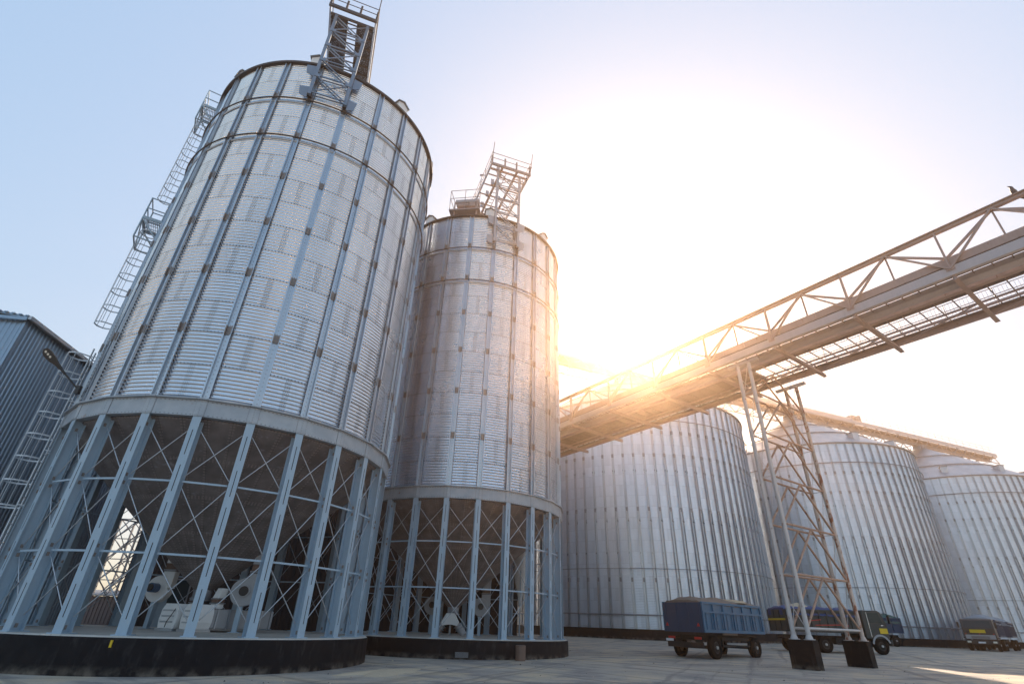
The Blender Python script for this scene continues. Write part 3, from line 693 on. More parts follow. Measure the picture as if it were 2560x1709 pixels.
# ------------------------------------------------------------------ broad flat-bottomed silos
BR = 14.88; BN = 84
BZE, BZA, BZW = 23.33+ZO, 32.0+ZO, .11+ZO; BZG = gz(80)
BMESH = {}
def big_meshes():
    h = lambda z: z-BZG
    BMESH['plinth'] = MB().lathe([(BR-.4, h(BZW)-.14), (BR+.28, h(BZW)-.14), (BR+.30, h(BZW)-.2), (BR+.30, -1.0)], 168).mesh('plinth', M['bit'])
    m = MB(); rings = 21; H = BZE-BZW; n = 168
    m.lathe([(BR, h(BZW)-.18)] + [(BR, h(BZW)+H*i/rings) for i in range(rings+1)], n, 0, True, usc=BN, vs_=[-.16]+list(range(rings+1)))
    BMESH['wall'] = m.mesh('wall', M['bigwall'])
    m = MB()
    def U(w_, d, t_): return [(BR+d-.02, -w_), (BR+d, -w_), (BR+d, -w_+t_*3), (BR+t_, -w_*.45), (BR+t_, w_*.45), (BR+d, w_-t_*3), (BR+d, w_), (BR+d-.02, w_), (BR+.005, w_*.55), (BR+.005, -w_*.55)]
    zs = [BZW-.135, 4.2+ZO, 10.9+ZO, 16.6+ZO, 19.2+ZO, BZE-.05]; ws = [(.17,.19,.02), (.165,.17,.02), (.14,.13,.02), (.13,.11,.02), (.12,.10,.02)]
    for a, b, q in zip(zs[:-1], zs[1:], ws): m.prism(U(*q), (0,0,h(a)), (1,0,0), (0,1,0), (0,0,1), b-a-.01, 0)
    for z in zs[1:-1]:
        m.bx(BR+.02, BR+.135, -.125, .125, h(z)-.20, h(z)+.18, 1)
    BMESH['stiffener'] = m.mesh('stiffener', [M['stiff'], M['galvd']])
    for nm, z in (('w1', 20.55+ZO), ('w2', 1.15+ZO), ('w3', 5.2+ZO)):
        m = MB(); q = 120; m.path([((BR+.26)*cos(2*pi*i/q), (BR+.26)*sin(2*pi*i/q), h(z)) for i in range(q)], .055 if nm != 'w3' else .035, 6, closed=True)
        BMESH[nm] = m.mesh('wind_ring', M['galvd'])
    BMESH['eave'] = MB().lathe([(BR-.1, h(BZE)-.08), (BR+.22, h(BZE)-.08), (BR+.24, h(BZE)+.06), (BR, h(BZE)+.1)], 168, 0, False).mesh('eave_trim', M['galvd'])
    m = MB(); m.lathe([(BR+.15, h(BZE)+.07), (1.2, h(BZA))], 168, 0, False, usc=84, vs_=[0, 15]); m.lathe([(1.2, h(BZA)), (1.2, h(BZA)+.7), (.05, h(BZA)+.9)], 24, 0, vs_=[0,1,2])
    BMESH['roof'] = m.mesh('roof', M['roof'])
    for nm, f in (('r1', .33), ('r2', .66)):
        r = BR+.15-(BR-1.05)*f; z = h(BZE)+.07+(BZA-BZE)*f+.12; q = 96
        BMESH[nm] = MB().path([(r*cos(2*pi*i/q), r*sin(2*pi*i/q), z) for i in range(q)], .09, 6, closed=True).mesh('roof_ring', M['galvd'])
    m = MB().bx(12.4, 13.5, -.45, .45, h(BZE)+.9, h(BZE)+2.0, 0).bx(12.3, 13.6, -.55, .55, h(BZE)+2.003, h(BZE)+2.1, 1)
    BMESH['vent'] = m.mesh('roof_vent', [M['galv'], M['galvd']])
big_meshes()
def big_silo(label, c, ph):
    t = thing('flat_bottom_silo', (c[0], c[1], BZG), label, 'silo', 'broad flat-bottomed silos')
    for k_, n_ in (('plinth','plinth'),('wall','wall'),('w1','wind_ring'),('w2','wind_ring'),('w3','wind_ring'),('eave','eave_trim'),('roof','roof'),('r1','roof_ring'),('r2','roof_ring')):
        link(n_, BMESH[k_], t, rz=ph)
    for i in range(BN): link('stiffener', BMESH['stiffener'], t, rz=ph+2*pi*i/BN)
    for i in range(10): link('roof_vent', BMESH['vent'], t, rz=ph+.2+2*pi*i/10)
    return t
C3 = Vector((16.70, 68.80)); C4 = Vector((48.43, 81.82)); C5 = 2*C4-C3; C2 = 2*C3-C4
big_silo('broad ribbed silo right behind the blue trailer, partly under the conveyor bridge', C3, rad(-97.28))
big_silo('broad ribbed cone-roofed silo behind the braced tower', C4, rad(-97.6))
big_silo('broad ribbed silo at the right edge behind the black-cab truck', C5, rad(-96))
big_silo('broad ribbed silo glimpsed dark between the legs of the two hopper silos', C2, rad(-96))

# conveyor along the roofs
def top_conveyor():
    d = (C4-C3).normalized(); ang = math.atan2(d.y, d.x)
    t = thing('rooftop_conveyor', (C3.x, C3.y, BZA+.9), 'long walkway conveyor running over the peaks of the broad silos', 'conveyor', None, ang)
    x0, x1 = -42.0, 92.0
    for s in (-1, 1):
        MB().bx(x0, x1, s*1.5-.08, s*1.5+.08, .62, 1.30).build('side_beam', M['gal'], t)
        MB().bx(x0, x1, s*1.45-.05, s*1.45+.05, -.80, -.66).build('lower_chord', M['galbrown'], t)
    m = MB(); n = 45; st = (x1-x0)/n
    for i in range(n):
        for s in (-1, 1):
            m.bar((x0+i*st, s*1.45, -.7), (x0+(i+.5)*st, s*1.45, .62), .10, .10); m.bar((x0+(i+.5)*st, s*1.45, .62), (x0+(i+1)*st, s*1.45, -.7), .10, .10)
        m.bar((x0+i*st, -1.45, -.73), (x0+i*st, 1.45, -.73), .09, .09)
    m.build('truss', M['galbrown'], t)
    MB().bx(x0, x1, -1.4, 1.4, .50, .56).build('deck', M['galdark'], t)
    MB().bx(x0+.5, x1-.5, -.40, .40, .0, .48).build('trough', M['galbrown'], t)
    m = MB(); x = x0
    while x <= x1:
        for s in (-1, 1): m.tube((x, s*1.55, 1.25), (x, s*1.55, 2.5), .03, 5)
        x += 2.2
    for s in (-1, 1):
        for h in (1.9, 2.5): m.tube((x0, s*1.55, h), (x1, s*1.55, h), .03, 5)
    m.build('handrail', M['gal'], t)
    pr = [(-.9,.9),(.9,.9),(.9,1.75),(.5,2.2),(-.5,2.2),(-.9,1.75)]
    MB().prism(pr, (x0,0,0), (0,1,0), (0,0,1), (1,0,0), 92.0, 0).build('cover_hood', M['gal'], t)
    m = MB()
    for i in range(3):
        L = (C4-C3).length*i
        for s in (-1, 1):
            m.bar((L-1.2, s*1.3, -.45), (L-.9, s*.8, -1.3), .14, .14); m.bar((L+1.2, s*1.3, -.45), (L+.9, s*.8, -1.3), .14, .14)
        m.bx(L-.5, L+.5, -.5, .5, -.95, -.25)
    m.build('support', M['galbrown'], t)
    MB().bx(50.3, 51.6, -.6, .6, 2.0, 2.9).bx(50.6, 51.2, -1.5, -.6, 1.32, 2.5).build('drive_unit', M['galvd'], t, .05)
    m = MB(); x = x0
    pts = [(x0+i*4.0, -1.7, -1.6-.0*(i % 2)) for i in range(16)]
    m.path(pts, .035, 5)
    for p in pts: m.bar(p, (p[0], -1.5, -.5), .05, .05)
    m.build('cable_tray', M['galbrown'], t)
top_conveyor()

# ------------------------------------------------------------------ conveyor bridge across the yard
TH = rad(-35.0536); DR = Vector((sin(TH), cos(TH), 0)); NR = Vector((cos(TH), -sin(TH), 0)); P0 = Vector((13.549, 26.562, 0))
def bridge():
    ang = math.atan2(DR.y, DR.x)              # local +x runs away from the camera; local -y is the far side
    t = thing('conveyor_bridge', P0 + Vector((0,0,14.2+ZO)), 'horizontal steel conveyor bridge crossing the yard on a braced tower', 'conveyor bridge', None, ang)
    A, B = -24.0, 26.0; Wd = 5.64
    Y = lambda o: -o
    def strip(name, x0, x1, o0, o1, z0, z1, mt): return MB().bx(x0, x1, Y(o1), Y(o0), z0, z1).build(name, mt, t)
    strip('near_beam', A, B, -.06, .14, 0, .44, M['gal'])
    m = MB().bx(A, B, Y(.10), Y(.02), .545, .92)
    x = A+.5
    while x < B: m.bx(x, x+.05, Y(.02)+.001, Y(.02)+.035, .555, .91); x += 2.09
    m.build('fascia', M['galbrown'], t)
    strip('fascia_gap', A, B, .06, .12, .442, .543, M['slot'])
    strip('far_beam', A, B, 5.45, 5.64, .10, .42, M['galbrown'])
    strip('far_walkway', A, B, 5.2, 5.44, .36, .41, M['galdark'])
    # decks, ribbed beneath
    def ribbed(name, x0, x1, o0, o1, z, mt):
        m = MB().bx(x0, x1, Y(o1), Y(o0), z, z+.03); o = o0+.06
        while o < o1-.03: m.bx(x0, x1, Y(o+.05), Y(o), z-.022, z-.001); o += .13
        return m.build(name, mt, t)
    ribbed('deck_plate', A, B, .16, 1.10, .46, M['galdark'])
    ribbed('deck_plate', A, B, 2.36, 3.2, .46, M['galdark'])
    ribbed('deck_plate', .9, B, 3.205, 5.18, .44, M['galdark'])
    ribbed('deck_plate', 2.4, B, 1.105, 1.19, .40, M['galdark'])
    m = MB(); pr = [(-.36, .34), (-.30, .10), (-.12, .0), (.12, .0), (.30, .10), (.36, .34)]
    m.prism(pr, (A, Y(1.54), .14), (0,1,0), (0,0,1), (1,0,0), B-A, 0); m.build('belt_trough', M['gal'], t)
    strip('inner_beam', A, B, 2.08, 2.34, .20, .40, M['galbrown'])
    for o in (4.15, 4.72): strip('stringer', A, B, o-.05, o+.05, .26, .34, M['galbrown'])
    x = A+.35; 
    jm = MB().bx(-.022, .022, Y(5.34), Y(.15), .345, .405).mesh('joist', M['galdark'])
    n = 0
    while x < B and n < 72:
        link('joist', jm, t, loc=(x, 0, 0)); x += .697; n += 1
    cm = MB().bx(-.05, .05, Y(5.80), Y(.02), -.20, -.012).bx(-.10, .10, Y(5.80), Y(.0), -.23, -.202).mesh('cross_beam', M['galbrown'])
    for i in range(-5, 7): link('cross_beam', cm, t, loc=(2.02+4.2*i if i < 2 else 2.02+4.25*i, 0, 0))
    # diagonal lateral bracing under the open part
    m = MB()
    for i in range(-5, 0): m.bar((2.02+4.2*i, Y(3.6), .05), (2.02+4.2*(i+1), Y(5.4), .05), .07, .05)
    m.build('lateral_brace', M['galbrown'], t)
    # truss: outer plane and inner plane share the top chord
    m = MB().bx(A, B, Y(.09), Y(-.13), 2.30, 2.34).bx(A, B, Y(.09), Y(-.13), 2.48, 2.52).bx(A, B, Y(.0), Y(-.04), 2.34, 2.48); m.build('top_chord', M['galbrown'], t)
    zl, zt_ = .30, 2.32
    i = -6
    while True:
        xl = 2.02 + (4.2 if i < 2 else 4.25)*i; xr = 2.02 + (4.2 if i+1 < 2 else 4.25)*(i+1)
        if xr > B+1: break
        xm = (xl+xr)/2
        m = MB(); yo = Y(-.09)
        m.bar((xl, yo, zl), (xm, yo, zt_), .10, .08); m.bar((xr, yo, zl), (xm, yo, zt_), .10, .08); m.bar((xl, yo, zl), (xl, yo, zt_), .09, .08)
        m.box((xl, yo-.0, zl+.05), (.34, .012, .26)); m.build('truss_panel', M['galbrown'], t)
        m = MB(); yi = Y(.10)
        m.bar((xl, yi, .96), (xm, Y(.03), zt_), .10, .10); m.bar((xr, yi, .96), (xm, Y(.03), zt_), .10, .10); m.bar((xm, yi, .95), (xm, Y(.03), zt_), .07, .07)
        m.bar((xl, yi, .96), (xl, Y(.03), zt_), .05, .05)
        m.build('inner_truss_panel', M['galbrown'], t); i += 1
    m = MB(); x = A+.5
    while x < B: m.tube((x, Y(1.1), .5), (x, Y(1.1), 1.55), .02, 5); x += 2.09
    for z in (1.05, 1.55): m.tube((A, Y(1.1), z), (B, Y(1.1), z), .02, 5)
    m.build('near_handrail', M['gal'], t)
    m = MB(); x = A+.5
    while x < B: m.tube((x, Y(5.5), .42), (x, Y(5.5), 1.5), .025, 5); x += 2.09
    for z in (.75, 1.1, 1.5): m.tube((A, Y(5.5), z), (B, Y(5.5), z), .022, 5)
    m.build('far_handrail', M['gal'], t)
    m = MB(); x = A
    while x < 1.0: m.bar((x, Y(5.46), .45), (x, Y(5.46), 1.45), .012, .012); x += .16
    m.build('mesh_panel', M['gal'], t)
    return t
bridge()

def tower():
    z0 = -.21; ang = math.atan2(NR.y, NR.x)             # local +x across the bridge, +y along it
    gA = gz(26.6); gB = gz(30)
    t = thing('support_tower', (P0.x, P0.y, gA), 'tall rust-streaked lattice tower on two black footings carrying the bridge', 'tower', None, ang)
    k = ZO-gA; zt_ = 13.9+k; zb_ = z0+k
    X = (.35, 5.70); Yy = (.35, -.35)
    for xi_, x in enumerate(X):
        for y in Yy:
            m = MB().tube((x, y, zb_+.02), (x, y, zt_), .105, 14).tube((x, y, zb_), (x, y, zb_+.03), .24, 14).tube((x, y, zb_+.03), (x, y, zb_+.2), .17, 14, r2=.11)
            m.build('leg', M['leg'] if xi_ == 0 else M['legr'], t)
        m = MB(); g = (gA if xi_ == 0 else gB)-gA
        m.prism([(-.28,-.6),(.28,-.6),(.28,.6),(-.28,.6)], (x, 0, g-.3), (1,0,0), (0,1,0), (0,0,1), zb_-g+.3, 0)
        m.build('footing', M['bit'], t, .03)
        MB().bx(x-.11, x+.11, -.95, .95, zt_, zt_+.16).build('cap_beam', M['leg'], t)
    lv = [12.1, 9.67, 7.25, 4.88, 2.54, .25]
    for q, z in enumerate(lv):
        for y in Yy:
            zz = z+k
            MB().tube((X[0]+.1, y, zz), (X[1]-.1, y, zz), .055, 10).build('horizontal_strut', M['rust'] if q < 5 else M['leg'], t)
        for x in X: MB().tube((x, .25, z+k+.02), (x, -.25, z+k+.02), .022, 6).build('tie_rod', M['leg'], t)
    xm = (X[0]+X[1])/2
    for q in range(len(lv)):
        zb2 = lv[q]+k+.05; ztp = (lv[q-1]+k-.04) if q else zt_-.05
        for y in Yy:
            MB().tube((X[0]+.09, y, zb2), (xm-.03, y, ztp), .055, 10).build('diagonal_brace', M['rust'], t)
            MB().tube((X[1]-.09, y, zb2), (xm+.03, y, ztp), .055, 10).build('diagonal_brace', M['rust'], t)
        for x in X:
            m = MB().tube((x, .26, zb2), (x, -.26, ztp), .018, 6); m.build('tie_rod', M['leg'], t)
            m = MB().tube((x+.03, -.26, zb2), (x+.03, .26, (zb2+ztp)/2), .016, 6); m.build('tie_rod', M['leg'], t)
tower()
# bird
def bird():
    p = P0 + DR*-13.48 + Vector((0,0,16.72+ZO))
    m = MB(); c = [(0,-.16,.03,.02),(0,-.08,.08,.055),(0,.0,.13,.075),(0,.07,.19,.06),(0,.11,.26,.045),(0,.15,.29,.03),(0,.22,.285,.006)]
    n = 10; vs = []
    for x, y, z, r in c:
        for i in range(n): a = 2*pi*i/n; vs.append((x+r*cos(a), y-.4*r*sin(a), z+r*sin(a)))
    m.add(vs, [(j*n+i, j*n+(i+1) % n, (j+1)*n+(i+1) % n, (j+1)*n+i) for j in range(len(c)-1) for i in range(n)] + [tuple(range(n-1,-1,-1)), tuple(range((len(c)-1)*n, len(c)*n))], 0, True)
    m.box((0,-.24,.01), (.07,.18,.015)); m.tube((.025,0,.07), (.025,.01,-.03), .008, 5).tube((-.025,0,.07), (-.025,.01,-.03), .008, 5)
    o = m.build('bird', M['bird']); o.location = p; o.rotation_euler = (rad(38), 0, rad(70)); o.scale = (1.5,1.5,1.5)
    tag(o, 'small dark bird perched on the top rail of the bridge', 'bird')
bird()

# ------------------------------------------------------------------ hall on the left
def hall():
    ang = rad(97.2)                                       # local +x runs along the right-hand wall, away from the camera
    z0 = gz(18); zE = 10.5+ZO-z0; L = 9.9; Wd = 22.0
    t = thing('storage_hall', (-20.33, 18.36, z0), 'tall grey corrugated hall behind the caged ladder at the left edge', 'hall', None, ang)
    def clad(p, q, z1, out, zs=0.0):
        p, q = Vector((p[0], p[1], 0)), Vector((q[0], q[1], 0)); d = q-p; Ln = d.length; d.normalize(); o = Vector((out[0], out[1], 0))
        m = MB(); n = int(Ln/.2); vs = []; prof = (0, 0, .032, .032)
        pts = []
        for i in range(n+1):
            a = i*Ln/n
            for f_, h in ((0, 0), (.35, 0), (.5, .032), (.85, .032)):
                if a+f_*.2 <= Ln+1e-6: pts.append(p + d*(a+f_*.2) + o*h)
        for pt in pts: vs += [(pt.x, pt.y, zs), (pt.x, pt.y, z1)]
        m.add(vs, [(2*i, 2*i+2, 2*i+3, 2*i+1) for i in range(len(pts)-1)]); return m
    clad((0,0), (L,0), zE, (0,-1)).build('wall', M['clad'], t)
    clad((0,0), (0,Wd), zE, (-1,0)).build('wall', M['clad'], t)
    m = MB().bx(.02, L, .06, Wd, 0, zE-.02); m.bx(L, L+.06, -.04, Wd, 0, zE); m.build('inner_shell', M['galdark'], t)
    MB().bx(-.06, .05, -.06, .05, 0, zE).build('corner_trim', M['clad'], t)
    # roof slopes up to the left from the right-hand eave
    m = MB().prism([(-.16,-.02),(Wd,2.6),(Wd,2.70),(-.16,.08)], (-.16,0,zE+.02), (0,1,0), (0,0,1), (1,0,0), L+.32, 0); m.build('roof', M['clad'], t)
    m = MB().bx(-.2, L+.2, -.29, -.17, zE-.06, zE+.09); m.build('gutter', M['galv'], t)
    m = MB().bx(-.22, -.162, -.15, Wd, zE-.12, zE+.02)
    x = -.1
    while x < Wd: m.box((-.20, x, zE+.06+(x+.35)*.117), (.09, .12, .05)); x += .28
    m.build('verge_trim', M['clad'], t)
hall()

# street lamp bracketed to the ring beam of the first silo
def lamp():
    a = rad(226); e = Vector((cos(a), sin(a), 0)); foot = Vector((S1[0], S1[1], 0)) + e*6.12 + Vector((0,0,6.9+ZO))
    tip = Vector((-17.05, 16.5, 8.24+ZO)); d = (tip-foot).normalized()
    t = thing('street_lamp', foot, 'black LED street lamp on an angled arm beside the caged ladder', 'street lamp')
    L = (tip-foot).length
    zc = (tip-Vector((0,0,ZO))).normalized()*.8 + Vector((0,0,.6)); xa = d.cross(zc).normalized(); q = Matrix((xa, d, xa.cross(d))).transposed()
    P = lambda x, y, z: q @ Vector((x, y, z))
    m = MB().tube(P(0,-.1,0), P(0,L-1.0,0), .03, 10).tube(P(0,L-1.25,0), P(0,L-.9,0), .045, 10); m.build('arm', M['black'], t)
    m = MB(); out = [(-.05,L-1.0),(.05,L-1.0),(.07,L-.75),(.15,L-.5),(.17,L-.25),(.13,L-.08),(.0,L),(-.13,L-.08),(-.17,L-.25),(-.15,L-.5),(-.07,L-.75)]
    vs = [P(x, y, -.03) for x, y in out] + [P(x*.8, y, .05) for x, y in out]; n = len(out)
    m.add(vs, [tuple(range(n-1,-1,-1)), tuple(range(n,2*n))] + [(i,(i+1)%n,n+(i+1)%n,n+i) for i in range(n)]); h = m.build('lamp_head', M['black'], t)
    for y in (L-.14, L-.27, L-.40):
        MB().tube(P(0,y,-.034), P(0,y,-.031), .045, 12).build('led_lens', M['lamp'], h)
    m = MB().box((0,0,0), (.12,.12,.3)); m.build('bracket', M['black'], t)
lamp()
# bracket plate of the lower ladder
# lattice elevator tower seen between the legs
def elevator():
    t = thing('elevator_tower', (-32.6, 47.5, gz(47)), 'far lattice elevator leg seen through the left legs of the ladder silo', 'elevator')
    H = 8.0; m = MB()
    for x in (-.9,.9):
        for y in (-.9,.9): m.bar((x,y,0), (x,y,H), .12, .12)
    for i in range(5):
        z = i*H/5
        for y in (-.9,.9): m.bar((-.9,y,z), (.9,y,z+H/5), .07, .07); m.bar((.9,y,z), (-.9,y,z+H/5), .07, .07); m.bar((-.9,y,z+H/5), (.9,y,z+H/5), .07, .07)
        for x in (-.9,.9): m.bar((x,-.9,z), (x,.9,z+H/5), .07, .07)
    m.build('frame', M['galvd'], t)
    MB().bx(.95, 1.45, -.3, .3, 0, H+.6).build('elevator_leg', M['galv'], t)
    MB().bx(1.85, 2.3, -.3, .3, 0, H+.6).build('elevator_leg', M['galv'], t)
    MB().bx(.8, 2.5, -.5, .5, H+.6, H+1.3).build('head', M['galvd'], t, .1)
elevator()
def house():  # added dark block, keeps the background behind the silo legs black
    t = thing('dark_backdrop', (-13.0, 38.6, gz(39)), 'added dark building that blacks out the view between the hopper silo legs', 'building')
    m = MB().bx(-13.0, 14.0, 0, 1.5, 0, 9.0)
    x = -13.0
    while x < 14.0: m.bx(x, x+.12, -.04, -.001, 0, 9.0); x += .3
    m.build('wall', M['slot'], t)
    MB().prism([(-.3,9.02),(1.9,9.5),(1.9,9.6),(-.3,9.12)], (-13.2,0,0), (0,1,0), (0,0,1), (1,0,0), 27.4, 0).build('roof', M['galvd'], t)
    for x in (-9.0, 1.5):
        f = MB().bx(x-.7, x+.7, -.07, -.041, 1.6, 3.2).build('window', M['galvd'], t)
        MB().bx(x-.6, x+.6, -.08, -.071, 1.7, 3.1).build('pane', M['glass'], f)
house()
t = thing('low_shed', (-36.5, 46.0, gz(46)), 'low dark shed at the foot of the far elevator tower', 'shed')
m = MB().bx(-2.5, 12, 0, 2.5, 0, 2.0)
x = -2.5
while x < 12: m.bx(x, x+.12, -.04, -.001, 0, 2.0); x += .3
m.build('wall', M['galdark'], t)
MB().prism([(-.2,2.02),(2.7,2.45),(2.7,2.53),(-.2,2.10)], (-2.6,0,0), (0,1,0), (0,0,1), (1,0,0), 14.7, 0).build('roof', M['galvd'], t)

# ------------------------------------------------------------------ vehicles (local +x forward, origin at rear-right ground corner; +y to the vehicle's left)
def wheel(t, x, y, side, R=.52, w_=.3):
    o = MB().wheel((0,0,0), (0,1,0), R, w_).build('wheel', M['tyre'], t, loc=(x, y, R))
    o.name = 'wheel'
    m = MB(); s = side; m.tube((0, s*w_*.12, 0), (0, s*w_*.34, 0), R*.57, 22); m.tube((0, s*w_*.341, 0), (0, s*w_*.40, 0), R*.42, 20, 1)
    for i in range(8): a = i*pi/4; m.tube((R*.34*cos(a), s*w_*.40, R*.34*sin(a)), (R*.34*cos(a), s*w_*.44, R*.34*sin(a)), .018, 6, 1)
    m.tube((0, s*w_*.40, 0), (0, s*w_*.62, 0), R*.15, 12, 2)
    m.build('rim', [M['rim'], M['chas'], M['hub']], o)
def axle_pair(t, x, Wd=2.5, R=.52, dual=False):
    wheel(t, x, .17, -1, R, .32 if not dual else .3); wheel(t, x, Wd-.17, 1, R)
    if dual: wheel(t, x, .50, -1, R, .28); wheel(t, x, Wd-.50, 1, R, .28)
    MB().tube((x, .3, R), (x, Wd-.3, R), .09, 10).build('axle', M['chas'], t)
def tipper_body(t, x0, x1, z0, z1, mat, bays=6, Wd=2.5, two=True, matb=None, rear_ribs=4):
    b = MB(); th_ = .05
    b.bx(x0, x1, 0, Wd, z0, z0+.08)
    b.bx(x0, x1, 0, th_, z0+.08, z1); b.bx(x0, x1, Wd-th_, Wd, z0+.08, z1)
    b.bx(x1-th_, x1, th_, Wd-th_, z0+.08, z1)
    zm = z0+(z1-z0)*.66
    for y0, y1 in ((-.075, -.002), (Wd+.002, Wd+.075)):
        for z, h in ((z0-.02, .14), (z1-.12, .12)) + (((zm-.05, .10),) if two else ()): b.bx(x0-.01, x1+.01, y0, y1, z, z+h)
        for i in range(bays+1):
            x = x0+.06+(x1-x0-.12)*i/bays; w_ = .055 if i % (bays//3 if bays >= 3 else 1) else .085
            segs = ((z0+.125, zm-.055), (zm+.055, z1-.125)) if two else ((z0+.125, z1-.125),)
            for a_, c_ in segs: b.bx(x-w_, x+w_, y0+.005, y1-.005, a_, c_)
        if two:
            for i in range(bays*2):
                x = x0+.06+(x1-x0-.12)*(i+.5)/(bays*2)
                b.bx(x-.03, x+.03, y0+.02, y1-.02, z0+.125, zm-.055)
    b.build('body', mat, t, .008)
    g = MB(); g.bx(x0-.05, x0, .0, Wd, z0, z1-.04)
    for i in range(rear_ribs): y = .12+(Wd-.24)*i/(rear_ribs-1); g.bx(x0-.10, x0-.052, y-.05, y+.05, z0+.02, z1-.06)
    g.bx(x0-.11, x0-.052, .0, Wd, z0-.02, z0+.015)
    return g.build('tailgate', matb or mat, t, .006)
def chassis(t, x0, x1, z=.95, Wd=2.5):
    m = MB()
    for y in (Wd/2-.42, Wd/2+.42): m.bx(x0, x1, y-.05, y+.05, z-.14, z+.12)
    x = x0+.1
    while x < x1: m.bx(x-.05, x+.05, Wd/2-.36, Wd/2+.36, z-.08, z+.08); x += .9
    m.build('chassis', M['chas'], t)
def tarp(t, x0, x1, z, mat, Wd=2.5, peak=.45, drop=.22, sag=.06, nx=16, ny=9, over=.09, seed=1):
    rnd = random.Random(seed); vs = []
    for i in range(nx+1):
        for j in range(ny+1):
            x = x0+(x1-x0)*i/nx; y = -over+(Wd+2*over)*j/ny
            e = math.sin(pi*j/ny)**.8 if 0 < j < ny else 0; ex = math.sin(pi*min(1, max(0, i/nx)))**.35 if 0 < i < nx else 0
            zz = z + peak*e*(.35+.65*ex)*(1+.25*math.sin(5*i/nx*pi)) + sag*rnd.uniform(-1, 1)
            if j in (0, ny): zz = z - drop + rnd.uniform(-.05, .05)
            if i in (0, nx): zz = min(zz, z+.02+peak*.25*e)
            vs.append((x+rnd.uniform(-.02,.02), y, zz))
    m = MB(); m.add(vs, [(i*(ny+1)+j, (i+1)*(ny+1)+j, (i+1)*(ny+1)+j+1, i*(ny+1)+j+1) for i in range(nx) for j in range(ny)], 0, True)
    for xe_, r in ((x0, 0), (x1, nx)):
        b = [vs[r*(ny+1)+j] for j in range(ny+1)]; vv = b + [(p[0], p[1], z-drop) for p in b]
        m.add(vv, [(j, j+1, ny+2+j, ny+1+j) for j in range(ny)], 0, False)
    return m.build('tarpaulin', mat, t)
def lights(t, x, Wd, z):
    for y in (.42, Wd-.42): MB().bx(x-.05, x, y-.22, y+.22, z-.06, z+.06).build('tail_light', M['red'], t, .01)

# blue grain trailer
h1_ = rad(90-52.7)
tr = thing('grain_trailer', (11.08, 31.68, gz(32.5)), 'blue two-axle grain trailer with tan tarp, nearest vehicle at the foot of the broad silo', 'trailer', None, h1_)
tg = tipper_body(tr, 0, 6.3, 1.28, 2.78, M['tblue'], 6, 2.55, True, M['tblued'])
for y in (.25, 2.3): MB().prism([(-.10,0),(.10,0),(0,.18)], (-.105, y, 1.55), (0,1,0), (0,0,1), (-1,0,0), .012).build('reflector', M['red'], tg)
tarp(tr, .05, 6.2, 2.80, M['tarpt'], 2.55, .26, .14, .035, 20, 9, .03, 3)
MB().lathe([(.02,.12),(.6,.10),(1.1,.02),(1.2,-.1)][::-1], 20, c=(4.6,1.25,2.98)).build('grain_heap', M['grain'], tr)
chassis(tr, .2, 6.2, 1.02, 2.55); axle_pair(tr, 1.05, 2.55, .55); axle_pair(tr, 5.2, 2.55, .55)
MB().bx(-.08, .04, .12, 2.43, .52, .78).bx(.0, .6, .55, .65, .7, 1.0).bx(.0, .6, 1.9, 2.0, .7, 1.0).build('bumper', M['chas'], tr, .02)
lights(tr, -.02, 2.55, .98)
MB().bx(-.10, -.085, 2.0, 2.5, .80, .92).build('licence_plate', M['plate'], tr)
m = MB(); 
for z in (.62, .98): m.bar((1.75, .08, z), (4.5, .08, z), .05, .10)
for x in (1.75, 4.5): m.bar((x, .08, .6), (x, .08, 1.0), .08, .06)
m.build('side_guard', M['chas'], tr)
m = MB().bar((6.1,1.05,.8), (8.0,1.27,.78), .09, .1).bar((6.1,1.5,.8), (8.0,1.29,.78), .09, .1); m.build('drawbar', M['chas'], tr)
MB().bx(1.9, 3.4, .05, .12, 1.16, 1.26).build('dump_lip', M['tarpt'], tr)

